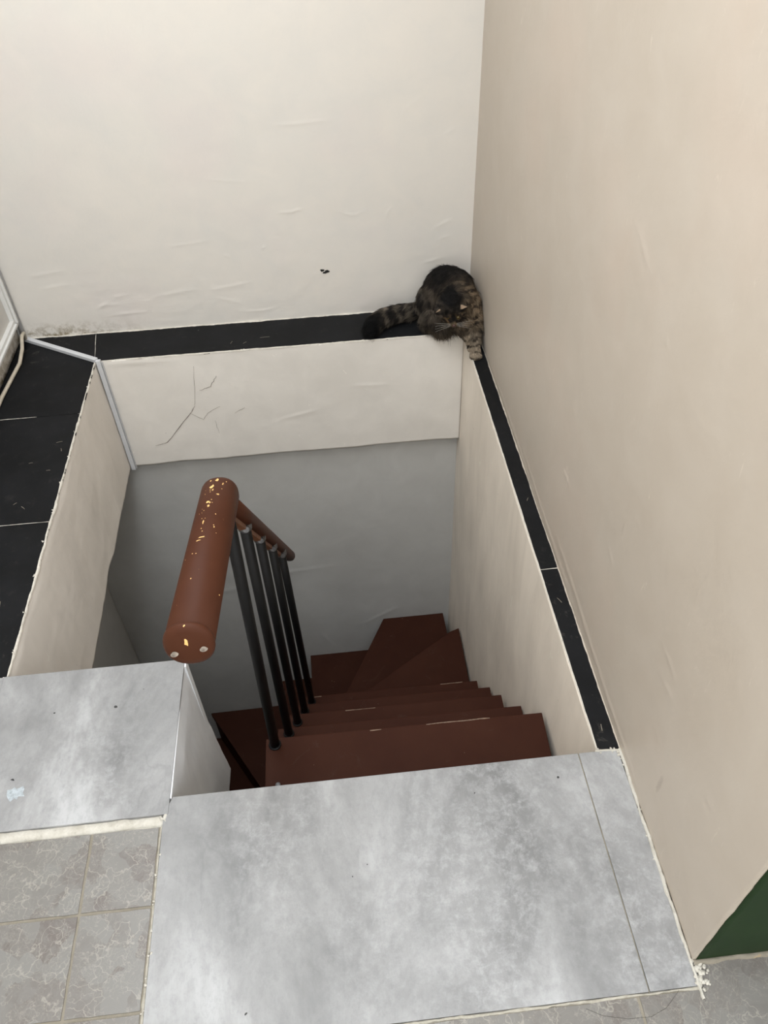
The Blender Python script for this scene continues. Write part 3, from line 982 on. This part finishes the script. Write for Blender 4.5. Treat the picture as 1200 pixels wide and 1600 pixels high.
# paint worn to pale edges along some nosings
for y, z, x0, x1 in ((1.081, -0.329, 0.17, 0.34), (1.081, -0.329, 0.02, 0.05), (1.425, -0.785, -0.05, 0.05), (1.752, -1.197, 0.33, 0.42), (1.752, -1.197, -0.19, -0.15)):
    o = strip('worn_edge', [(x0, y - 0.003, z + 0.0002), (x1, y - 0.0035, z + 0.0002)], 0.0032, 0.0005, M_WORN, st, 1.0, 0.004, int(1000 * x0) % 97, 0.0015)
    o.data.transform(SINV)
# screw heads on the top tread
for x, y in ((XT0 + 0.035, 0.953), (XT0 + 0.034, 0.861), (0.455, 0.86)):
    b = bmesh.new()
    add_tube(b, [(x, y, -0.3295), (x, y, -0.3262), (x, y, -0.3255)], [0.0068, 0.0062, 0.003], 12)
    b.transform(SINV)
    mesh_obj('screw_head', b, M_BOLT, st)
# sawtooth-carrying stringers under the flight
for x0, x1 in ((XT0 + 0.025, XT0 + 0.065), (XT1 - 0.05, XT1 - 0.012)):
    b = bmesh.new()
    prof = [(0.80, -0.365), (1.752, -1.50), (1.752, -1.72), (0.80, -0.60)]
    va = [b.verts.new((x0, p[0], p[1])) for p in prof]
    vb = [b.verts.new((x1, p[0], p[1])) for p in prof]
    b.faces.new(va); b.faces.new(vb[::-1])
    for i in range(4):
        b.faces.new((va[i], vb[i], vb[(i + 1) % 4], va[(i + 1) % 4]))
    bmesh.ops.recalc_face_normals(b, faces=b.faces)
    b.transform(SINV)
    mesh_obj('stringer', b, M_STAIR, st)
b = bmesh.new()
add_box(b, (NW[0] - 0.02, NW[1] - 0.045, ZF), (NW[0] + 0.03, NW[1] + 0.0, -1.24), 0.003)
b.transform(SINV)
mesh_obj('newel_post', b, M_STAIR, st)

# ------------------------------------------------------------------ railing
rl = empty('stair_railing', (-0.23, 1.06, -0.329))
tag(rl, 'chestnut brown wooden handrail on black iron balusters beside the stairs', 'railing')
RINV = Matrix.Translation((0.23, -1.06, 0.329))
RY = lambda y: 0.337 - 1.285 * (y - 1.24)             # axis of the descending rail
RX = lambda y: -0.214 + 0.016 * (y - 1.24)
# thick upper rail coming towards the landing
N0, N1 = Vector((-0.228, 0.678, 0.655)), Vector((-0.222, 1.085, 0.552))
dn = (N1 - N0).normalized()
b = bmesh.new()
Rr = 0.0345
pts, rad = [], []
for t, q in ((0.0, 1.0), (1.0, 1.0)):
    pts.append(N0 + (N1 - N0) * t); rad.append(Rr)
for a in (15, 30, 45, 60, 75, 86):
    a = math.radians(a)
    pts.append(N1 + dn * Rr * 0.8 * math.sin(a)); rad.append(Rr * math.cos(a))
add_tube(b, pts, rad, 32, True, 0.9)
b.transform(RINV)
mesh_obj('upper_handrail', b, M_RAIL, rl, True)
b = bmesh.new()
pts = [N0 + dn * 0.002, N0, N0 - dn * 0.004, N0 - dn * 0.0075, N0 - dn * 0.0095]
add_tube(b, pts, [Rr, Rr * 1.035, Rr * 1.03, Rr * 0.92, Rr * 0.7], 32, True, 0.9)
b.transform(RINV)
cap = mesh_obj('end_cap', b, M_RAIL, rl, True)
cap['label'] = 'rounded brown end cap with two filled screw holes'
xx, yy, _ = frame(dn)
def disc(name, cx, cz, rx, rz, mat, parent, off=0.0102, seed=0, irr=0.0):
    r = random.Random(seed)
    c = N0 - dn * off + xx * cx + yy * cz
    vs = [c - dn * 0.0006]
    for k in range(12):
        a = 2 * math.pi * k / 12
        q = 1 + r.uniform(-irr, irr)
        vs.append(c + xx * rx * q * math.cos(a) + yy * rz * q * math.sin(a))
    vs = [RINV @ v for v in vs]
    return pydata_obj(name, vs, [(0, k + 1, (k + 1) % 12 + 1) for k in range(12)], mat, parent)


SGN = 1 if xx.x > 0 else -1
for sx, cz in ((-1, -0.010), (1, -0.005)):
    c = N0 - dn * 0.0108 + xx * (SGN * sx * 0.0205) + yy * cz
    b = bmesh.new()
    add_tube(b, [c + dn * 0.004, c - dn * 0.0012, c - dn * 0.0002], [0.0058, 0.0056, 0.0042], 14)
    b.transform(RINV)
    mesh_obj('screw_hole', b, M_HOLEP, cap)
# chips of bare wood knocked out of the paint (thin flakes on the rail surface)
def chip(t, ang, l, wd, seed):
    r = random.Random(seed)
    c = N0 + (N1 - N0) * t
    vs = []
    for k in range(9):
        a = 2 * math.pi * k / 9
        q = r.uniform(0.55, 1.2)
        dt, da = l * q * math.cos(a), wd * q * math.sin(a) / Rr
        aa = ang + da
        rr_ = Rr * 1.012
        vs.append(RINV @ (c + dn * dt + (xx * (SGN * math.sin(aa)) + yy * math.cos(aa)) * rr_))
    ctr = sum(vs, Vector()) / 9
    vs.append(ctr + (RINV.to_3x3() @ (xx * (SGN * math.sin(ang)) + yy * math.cos(ang))) * 0.0008)
    return pydata_obj('paint_chip', vs, [(k, (k + 1) % 9, 9) for k in range(9)], M_CHIPW, cap_up)


cap_up = [o for o in rl.children if o.name.startswith('upper_handrail')][0]
if yy.z < 0:
    yy = -yy
CH = [(0.985, 0.02, .0055, .003), (0.93, -0.2, .007, .004), (0.90, -0.1, .003, .002), (0.86, 0.2, .003, .003), (0.80, -0.2, .0045, .0035), (0.765, -0.15, .004, .0022), (0.79, -0.1, .003, .0016),
      (0.64, -0.22, .009, .0016), (0.525, -0.12, .002, .006), (0.505, -0.25, .0016, .005), (0.98, 0.5, .003, .0022), (0.99, -0.35, .0025, .002), (0.72, -0.55, .002, .0014),
      (0.6, 0.35, .003, .0012), (0.56, 0.5, .002, .0015), (0.42, -0.4, .0015, .0015), (0.88, -0.5, .002, .0012), (0.96, 0.35, .002, .0016)]
rc = random.Random(21)
for _ in range(26):
    CH.append((min(0.99, abs(rc.gauss(0.2, 0.35)) * 0.9 + 0.1 if rc.random() < 0.4 else rc.uniform(0.6, 0.99)), rc.gauss(-0.05, 0.4), rc.uniform(.0008, .002), rc.uniform(.0007, .0014)))
for i, (t, a, l, wd) in enumerate(CH):
    chip(t, a, l, wd, i)
# chips on the end cap: same flake, on the front face
disc('cap_chip', -SGN * 0.002 if True else 0, 0.008, 0.0028, 0.006, M_CHIPW, cap, 0.0099, 3, 0.3)

# thinner descending rail
b = bmesh.new()
ys_ = [1.09, 1.24, 1.6, 1.93]
pts = [Vector((RX(y), y, RY(y))) for y in ys_]
de = (pts[-1] - pts[-2]).normalized()
rr = [0.0195] * 4
for a in (25, 50, 72, 86):
    a = math.radians(a)
    pts.append(Vector((RX(1.93), 1.93, RY(1.93))) + de * 0.018 * math.sin(a)); rr.append(0.0195 * math.cos(a))
add_tube(b, pts, rr, 24, True, 0.9)
b.transform(RINV)
mesh_obj('lower_handrail', b, M_RAIL, rl, True)
b = bmesh.new()
dd = Vector((0.016, 1, -1.285)).normalized()
nn = Vector((0, 1.285, 1)).normalized()
o0, o1 = Vector((RX(1.13), 1.13, RY(1.13))), Vector((RX(1.78), 1.78, RY(1.78)))
add_tube(b, [o0 - nn * 0.020 - Vector((0.004, 0, 0)), o1 - nn * 0.020 - Vector((0.004, 0, 0))], 0.009, 8, True, 0.4)
b.transform(RINV)
o = mesh_obj('rail_strip', b, M_RAWWOOD, rl)
o['label'] = 'bare orange wood strip under the handrail'
# balusters, each with a bolted bracket below the rail
BAS = [(-0.230, 1.064, -0.329, -0.214, 1.072), (-0.218, 1.232, -0.569, -0.216, 1.232), (-0.211, 1.396, -0.785, -0.2135, 1.39), (-0.202, 1.557, -0.985, -0.208, 1.545), (-0.190, 1.728, -1.197, -0.203, 1.70)]
for k, (x, y, z, tx, ty) in enumerate(BAS):
    ztop = RY(ty) - 0.024 if k else 0.535
    b = bmesh.new()
    add_tube(b, [(x, y, z), (tx, ty, ztop)], 0.0125, 18)
    b.transform(RINV)
    bal = mesh_obj('baluster', b, M_IRON, rl, False)
    for p in bal.data.polygons:
        p.use_smooth = len(p.vertices) == 4
    b = bmesh.new()
    add_tube(b, [(x, y, z), (x, y, z + 0.004), (x, y, z + 0.006)], [0.0165, 0.0165, 0.0135], 18)
    b.transform(RINV)
    mesh_obj('foot_collar', b, M_IRON, bal)
    if k:
        b = bmesh.new()
        add_tube(b, [(tx, ty, ztop - 0.012), (tx, ty, ztop + 0.004), (tx, ty, ztop + 0.014)], [0.0155, 0.0165, 0.012], 14)
        c = Vector((tx + 0.003, ty - 0.012, ztop + 0.001))
        add_tube(b, [c, c + Vector((0.002, -0.008, 0.004)), c + Vector((0.003, -0.012, 0.006))], [0.0105, 0.0105, 0.007], 10)
        b.transform(RINV)
        mesh_obj('bracket', b, M_BOLT, bal)


# ------------------------------------------------------------------ cat
HO = np.array([-0.010, -0.004, 0.022])          # where the lowered head sits


def make_cat():
    ell = []      # centre, radii
    b = bmesh.new()

    def ball(c, r):
        m = Matrix.Translation(c) @ Matrix.Diagonal((*r, 1))
        bmesh.ops.create_icosphere(b, subdivisions=3, radius=1.0, matrix=m)

    def limb(pts, rads, n=10):
        pts = [Vector(p) for p in pts]
        for (p, q, r0, r1) in zip(pts, pts[1:], rads, rads[1:]):
            m = max(2, int((q - p).length / 0.007))
            for i in range(m + 1):
                t = i / m
                r = r0 + (r1 - r0) * t
                bmesh.ops.create_icosphere(b, subdivisions=2, radius=r, matrix=Matrix.Translation(p.lerp(q, t)))

    # rump and arched back in the corner
    ball((0.435, 2.505, 0.115), (0.082, 0.082, 0.098))
    ball((0.405, 2.510, 0.085), (0.070, 0.075, 0.078))
    ball((0.455, 2.470, 0.135), (0.072, 0.080, 0.085))
    # shoulders and chest, nearer to the viewer
    ball((0.463, 2.385, 0.135), (0.066, 0.066, 0.078))
    ball((0.470, 2.365, 0.105), (0.052, 0.050, 0.068))
    # haunch on the ledge edge and hind foot
    ball((0.385, 2.455, 0.052), (0.046, 0.042, 0.050))
    ball((0.412, 2.425, 0.030), (0.036, 0.030, 0.030))
    limb([(0.385, 2.45, 0.02), (0.40, 2.432, 0.012), (0.42, 2.428, 0.011)], [0.016, 0.012, 0.010])
    # neck and head, lowered and looking down
    limb([(0.455, 2.375, 0.165), (0.438, 2.340, 0.176), (0.420, 2.315, 0.178)], [0.058, 0.050, 0.044])
    H = Vector(HO)
    ball(H + Vector((0.424, 2.308, 0.158)), (0.047, 0.042, 0.048))
    ball(H + Vector((0.404, 2.298, 0.140)), (0.018, 0.018, 0.020))
    ball(H + Vector((0.447, 2.294, 0.140)), (0.018, 0.018, 0.020))
    ball(H + Vector((0.428, 2.283, 0.132)), (0.020, 0.020, 0.021))
    ball(H + Vector((0.431, 2.271, 0.121)), (0.013, 0.013, 0.012))
    # ears
    for s, e in ((-1, Vector((0.374, 2.292, 0.152))), (1, Vector((0.476, 2.280, 0.172)))):
        base = H + Vector((0.424 + s * 0.030, 2.302, 0.162))
        e = H + e
        limb([base, base.lerp(e, 0.55), e], [0.019, 0.013, 0.0045])
    # forelegs on the narrow strip
    limb([(0.500, 2.365, 0.105), (0.506, 2.325, 0.072), (0.504, 2.290, 0.030), (0.503, 2.276, 0.018)], [0.036, 0.024, 0.0185, 0.019])
    for dx_, dy in ((-0.015, -0.006), (-0.0055, -0.014), (0.0055, -0.014), (0.014, -0.006)):
        limb([(0.503 + dx_ * 0.5, 2.272, 0.016), (0.503 + dx_, 2.266 + dy, 0.0095)], [0.012, 0.0085])
    limb([(0.458, 2.375, 0.095), (0.474, 2.352, 0.058), (0.494, 2.335, 0.024), (0.497, 2.322, 0.014)], [0.034, 0.024, 0.016, 0.015])
    for dx_, dy in ((-0.010, -0.006), (-0.003, -0.011), (0.005, -0.011), (0.011, -0.006)):
        limb([(0.497 + dx_ * 0.5, 2.320, 0.013), (0.497 + dx_, 2.312 + dy, 0.008)], [0.010, 0.007])
    # bushy tail laid along the ledge
    limb([(0.385, 2.530, 0.060), (0.335, 2.535, 0.043), (0.285, 2.537, 0.038), (0.225, 2.522, 0.036), (0.182, 2.492, 0.033), (0.163, 2.462, 0.029), (0.160, 2.447, 0.026)], [0.026, 0.026, 0.027, 0.029, 0.029, 0.026, 0.016])
    tmp_me = bpy.data.meshes.new('tmp_cat')
    b.to_mesh(tmp_me); b.free()
    tmp = bpy.data.objects.new('tmp_cat', tmp_me)
    COL.objects.link(tmp)
    rm = tmp.modifiers.new('r', 'REMESH'); rm.mode = 'VOXEL'; rm.voxel_size = 0.0035
    sm = tmp.modifiers.new('s', 'SMOOTH'); sm.factor = 0.5; sm.iterations = 6
    dg = bpy.context.evaluated_depsgraph_get()
    me = bpy.data.meshes.new_from_object(tmp.evaluated_get(dg))
    bpy.data.objects.remove(tmp)
    bpy.data.meshes.remove(tmp_me)
    me.name = 'cat'
    me.materials.clear()
    return me


cat_me = make_cat()
nv = len(cat_me.vertices)
co = np.empty(nv * 3); cat_me.vertices.foreach_get('co', co); co = co.reshape(-1, 3)
no = np.empty(nv * 3); cat_me.vertices.foreach_get('normal', no); no = no.reshape(-1, 3)
# keep the coat inside the walls
lim = lambda p: np.stack([np.minimum(p[:, 0], XW - 0.004), np.minimum(p[:, 1], YW - 0.004), p[:, 2]], 1)
co = lim(co)
# feet and tail rest on the tiles where there is a tile below
def on_tile(p):
    return (p[:, 1] > YB + 0.001) | (p[:, 0] > XR + 0.001)
low = on_tile(co)
co[low, 2] = np.maximum(co[low, 2], 0.0012)
cat_me.vertices.foreach_set('co', co.ravel())
for p in cat_me.polygons:
    p.use_smooth = True

L = lambda *c: np.array(srgb(*c)[:3])
HEAD = np.array([0.424, 2.305, 0.155]) + HO


def coat(p, n):
    """tabby colours from the place on the body"""
    N = len(p)
    x, y, z = p.T
    base = np.tile(L(70, 63, 55), (N, 1))
    wob = noise2(x * 40 + 3, z * 40 + y * 31, 91, 3)
    # grey brown flank with dark bands
    fine = noise2(x * 120 + 7, y * 60 + z * 70, 93, 3)
    band = np.sin((x * 60 + z * 95 + wob * 3.5)) + fine * 0.9
    base = base + (L(33, 30, 28) - base) * (0.85 * np.clip((band - 0.1) / 0.7, 0, 1))[:, None]
    # black back
    bk = np.clip((z - 0.155) / 0.035, 0, 1) * np.clip((y - 2.415) / 0.03, 0, 1)
    base = base + (L(23, 22, 22) - base) * (0.92 * bk)[:, None]
    # warm brown shoulders and neck, striped
    sh = np.exp(-(((x - 0.495) / 0.05) ** 2 + ((y - 2.36) / 0.06) ** 2 + ((z - 0.145) / 0.075) ** 2)) * 1.5
    sh = np.clip(sh, 0, 1)
    st_ = np.sin((z * 200 + y * 90 - x * 90 + wob * 3.5)) * 0.8 + fine * 0.9
    shc = L(146, 127, 104) + (L(56, 49, 42) - L(146, 127, 104)) * np.clip((st_ + 0.1) / 0.7, 0, 1)[:, None]
    base = base + (shc - base) * sh[:, None]
    p0, x0, y0, z0 = p, x, y, z
    p = p - HO
    x, y, z = p.T
    # dark crown and nape stripe
    hd = np.exp(-(((x - 0.422 + 0.25 * (z - 0.19)) / 0.032) ** 2 + ((y - 2.325) / 0.06) ** 2 + ((z - 0.195) / 0.045) ** 2)) * 2.2
    base = base + (L(18, 17, 17) - base) * np.clip(hd, 0, 1)[:, None]
    # face: striped cheeks, pale muzzle, dark nose bridge
    fd = np.linalg.norm((p - np.array([0.430, 2.283, 0.132])) / np.array([0.030, 0.026, 0.024]), axis=1)
    fm = np.clip(1.4 - fd, 0, 1)
    fs_ = np.where((np.sin(x * 300 + z * 200) + fine > 0.0)[:, None], L(38, 32, 26), L(120, 98, 70))
    base = base + (fs_ - base) * fm[:, None]
    nb = np.exp(-(((x - 0.429) / 0.010) ** 2 + ((z - 0.142) / 0.022) ** 2)) * (y < 2.30)
    base = base + (L(20, 18, 17) - base) * np.clip(nb * 1.2, 0, 1)[:, None]
    mz = np.clip(1.3 - np.linalg.norm((p - np.array([0.431, 2.262, 0.117])) / 0.012, axis=1), 0, 1)
    base = base + (L(150, 130, 105) - base) * mz[:, None] * 0.7
    p, x, y, z = p0, x0, y0, z0
    # forelegs: grey with dark rings, brown toes
    lg = np.clip((0.085 - z) / 0.02, 0, 1) * np.clip((2.365 - y) / 0.02, 0, 1) * np.clip((x - 0.465) / 0.012, 0, 1)
    rb = np.clip((np.sin(z * 230 + y * 140 + wob * 3) * 0.8 + fine * 1.2 - 0.15) / 0.9, 0, 1)[:, None]
    rg = L(140, 127, 110) + (L(62, 54, 46) - L(140, 127, 110)) * rb
    base = base + (rg - base) * lg[:, None]
    # haunch fringe
    hf = np.exp(-(((x - 0.40) / 0.05) ** 2 + ((y - 2.43) / 0.04) ** 2 + ((z - 0.0) / 0.035) ** 2))
    base = base + (L(96, 84, 68) - base) * np.clip(hf, 0, 1)[:, None] * 0.75
    # tail: banded, black tip
    tl_ = np.clip((0.365 - x) / 0.02, 0, 1)
    tbm = np.clip((np.sin(x * 150 + z * 60 + wob * 3.0) + fine * 1.1 + 0.25) / 0.8, 0, 1)[:, None]
    tb = L(82, 75, 66) + (L(29, 27, 26) - L(82, 75, 66)) * tbm
    base = base + (tb - base) * tl_[:, None] * 0.9
    tip = np.clip((0.203 - x) / 0.02, 0, 1) * np.clip((2.51 - y) / 0.02, 0, 1)
    base = base + (L(17, 17, 17) - base) * tip[:, None]
    return base


def fur_material(name, attr):
    t = NT(name, 0.75, 0.12)
    a = t.n.new('ShaderNodeAttribute')
    a.attribute_name = attr
    t.color(a.outputs['Color'])
    return t.m


M_FUR = fur_material('tabby_fur', 'coat')
M_SKIN = fur_material('tabby_undercoat', 'coat')
ca_ = cat_me.attributes.new('coat', 'FLOAT_COLOR', 'POINT')
cc = np.ones((nv, 4), np.float32); cc[:, :3] = coat(co, no) * 0.8
ca_.data.foreach_set('color', cc.ravel())
cat_me.materials.append(M_SKIN)
cat = link(bpy.data.objects.new('cat', cat_me))
tag(cat, 'long haired brown tabby cat crouched in the corner with one paw on the black strip', 'cat')

# coat of hair strands
cat_me.calc_loop_triangles()
nt = len(cat_me.loop_triangles)
tri = np.empty(nt * 3, np.int32); cat_me.loop_triangles.foreach_get('vertices', tri); tri = tri.reshape(-1, 3)
pa, pb, pc = co[tri[:, 0]], co[tri[:, 1]], co[tri[:, 2]]
ar = np.linalg.norm(np.cross(pb - pa, pc - pa), axis=1)
NH = 60000
pick = RNG.choice(nt, NH, p=ar / ar.sum())
r1, r2 = RNG.random(NH), RNG.random(NH)
s_ = np.sqrt(r1)
wa, wb_, wc = 1 - s_, s_ * (1 - r2), s_ * r2
root = pa[pick] * wa[:, None] + pb[pick] * wb_[:, None] + pc[pick] * wc[:, None]
nr = no[tri[pick, 0]] * wa[:, None] + no[tri[pick, 1]] * wb_[:, None] + no[tri[pick, 2]] * wc[:, None]
nr /= np.linalg.norm(nr, axis=1)[:, None] + 1e-9
# lie of the coat: backwards from head, down, tail towards its tip
flow = np.tile(np.array([0.0, 0.15, -0.75]), (NH, 1))
x, y, z = root.T
tail_m = x < 0.36
flow[tail_m] = np.array([-0.9, -0.25, -0.35])
front = (y < 2.42) & ~tail_m
flow[front] = np.array([0.25, 0.25, -0.6])
head = (np.linalg.norm(root - HEAD, axis=1) < 0.058) & (y < 2.335)
flow[head] = np.stack([(x - 0.426) * 9, 0.6 + 0 * x, 0.55 + 0 * x], 1)[head]
flow += 0.35 * np.stack([noise2(x * 25, z * 25, 95, 2), noise2(y * 25, z * 25, 96, 2), noise2(x * 25, y * 25, 97, 2)], 1)
flow += RNG.normal(0, 0.22, flow.shape)
flow -= nr * (flow * nr).sum(1)[:, None]
flow /= np.linalg.norm(flow, axis=1)[:, None] + 1e-9
ln = np.full(NH, 0.026)
ln[tail_m] = 0.026
paw = (z < 0.045) & (y < 2.375)
ln[paw] = 0.006
leg = (z < 0.085) & (y < 2.36) & ~paw
ln[leg] = 0.010
ln[head] = 0.010
face = (np.linalg.norm(root - HO - np.array([0.430, 2.280, 0.130]), axis=1) < 0.030)
ln[face] = 0.005
ears = (np.linalg.norm(root - HO - np.array([0.468, 2.284, 0.168]), axis=1) < 0.022) | (np.linalg.norm(root - HO - np.array([0.380, 2.294, 0.156]), axis=1) < 0.020)
ln[ears] = 0.004
fringe = (y < 2.455) & (x < 0.44) & (z < 0.05) & (x > 0.33)
ln[fringe] = 0.030
ln *= RNG.uniform(0.55, 1.15, NH)
# locks: neighbouring hairs share a tint and lean together
NC = 2600
cidx = RNG.choice(NH, NC, replace=False)
cen = root[cidx]
lock = np.empty(NH, np.int32)
for i0 in range(0, NH, 4000):
    d2 = ((root[i0:i0 + 4000, None, :] - cen[None]) ** 2).sum(2)
    lock[i0:i0 + 4000] = d2.argmin(1)
tint = np.exp(RNG.normal(0, 0.33, NC))[lock]
lockdir = RNG.normal(0, 0.22, (NC, 3))[lock]
flow += lockdir
flow -= nr * (flow * nr).sum(1)[:, None]
flow /= np.linalg.norm(flow, axis=1)[:, None] + 1e-9
ln *= np.exp(RNG.normal(0, 0.18, NC))[lock]
K = 5
pts = np.empty((NH, K, 3))
for k in range(K):
    t = k / (K - 1)
    lift = (0.42 * t - 0.22 * t * t)
    p = root + flow * (ln * t * 0.93)[:, None] + nr * (ln * lift)[:, None]
    p += (cen[lock] - root) * (0.5 * t * t)
    p[:, 2] -= ln * 0.18 * t * t
    p = np.stack([np.minimum(p[:, 0], XW - 0.0025), np.minimum(p[:, 1], YW - 0.0025), p[:, 2]], 1)
    lo = on_tile(p)
    p[lo, 2] = np.maximum(p[lo, 2], 0.0012)
    pts[:, k] = p
hc = bpy.data.hair_curves.new('fur')
hc.add_curves([K] * NH)
hc.attributes['position'].data.foreach_set('vector', pts.astype(np.float32).ravel())
ra = hc.attributes.get('radius') or hc.attributes.new('radius', 'FLOAT', 'POINT')
rad = np.tile(np.array([0.00046, 0.00044, 0.00038, 0.00026, 0.00008]), NH)
ra.data.foreach_set('value', rad.astype(np.float32))
cl = hc.attributes.new('coat', 'FLOAT_COLOR', 'CURVE')
hcx = np.ones((NH, 4), np.float32)
hcx[:, :3] = np.clip(coat(root + flow * (ln * 0.4)[:, None], nr) * (tint * RNG.uniform(0.75, 1.35, NH))[:, None], 0, 1)
cl.data.foreach_set('color', hcx.ravel())
hc.materials.append(M_FUR)
fur = link(bpy.data.objects.new('fur', hc), cat)
tag(fur, 'long shaggy dark tabby coat', kind='stuff')

# face details
M_EAR = simple('pale_pink_ear', srgb(176, 150, 124, 0.62), 0.85, 0, 80, 0.15)
M_EYE = simple('amber_eye', srgb(72, 60, 30), 0.15, 0, 80, 0.1)
M_NOSE = simple('dark_nose', srgb(70, 44, 40), 0.4, 0, 80, 0.1)
M_WHISK = simple('white_whisker', srgb(215, 210, 200), 0.4, 0, 80, 0.02)
def ear_inner(tip, base, side, wd):
    tip, base = Vector(tip) + Vector(HO), Vector(base) + Vector(HO)
    ax = (tip - base)
    outw = Vector((-0.10, -0.85, 0.52)).normalized()
    sd = ax.cross(outw).normalized()
    P = lambda t, w_, o_: base + ax * t + sd * (wd * w_) + outw * o_
    vs = [P(-0.15, 1.0, 0.019), P(-0.15, -1.0, 0.019), P(0.45, 0.8, 0.0165), P(0.45, -0.8, 0.0165), P(1.02, 0, 0.007), P(0.2, 0, 0.0195)]
    return pydata_obj('inner_ear', vs, [(0, 1, 5), (1, 3, 5), (3, 2, 5), (2, 0, 5), (2, 3, 4)], M_EAR, cat)


ear_inner((0.476, 2.280, 0.172), (0.449, 2.299, 0.162), 1, 0.0085)
ear_inner((0.374, 2.292, 0.152), (0.394, 2.301, 0.160), -1, 0.0035)
for c, nm, m, r in (((0.414, 2.274, 0.141), 'eye', M_EYE, 0.0056), ((0.446, 2.271, 0.141), 'eye', M_EYE, 0.0056), ((0.431, 2.258, 0.119), 'nose', M_NOSE, 0.0052)):
    b = bmesh.new()
    bmesh.ops.create_icosphere(b, subdivisions=2, radius=r, matrix=Matrix.Translation(Vector(c) + Vector(HO)))
    mesh_obj(nm, b, m, cat, True)
b = bmesh.new()
for s in (-1, 1):
    for k in range(4):
        p0 = Vector(HO) + Vector((0.431 + s * 0.010, 2.263, 0.119 + 0.003 * (k - 1.5)))
        p1 = p0 + Vector((s * 0.030, -0.006, 0.004 * (k - 1.2)))
        p2 = p0 + Vector((s * 0.052, 0.002, 0.008 * (k - 1.6) - 0.006))
        add_tube(b, [p0, p1, p2], [0.0002, 0.00018, 0.0001], 4)
mesh_obj('whiskers', b, M_WHISK, cat)
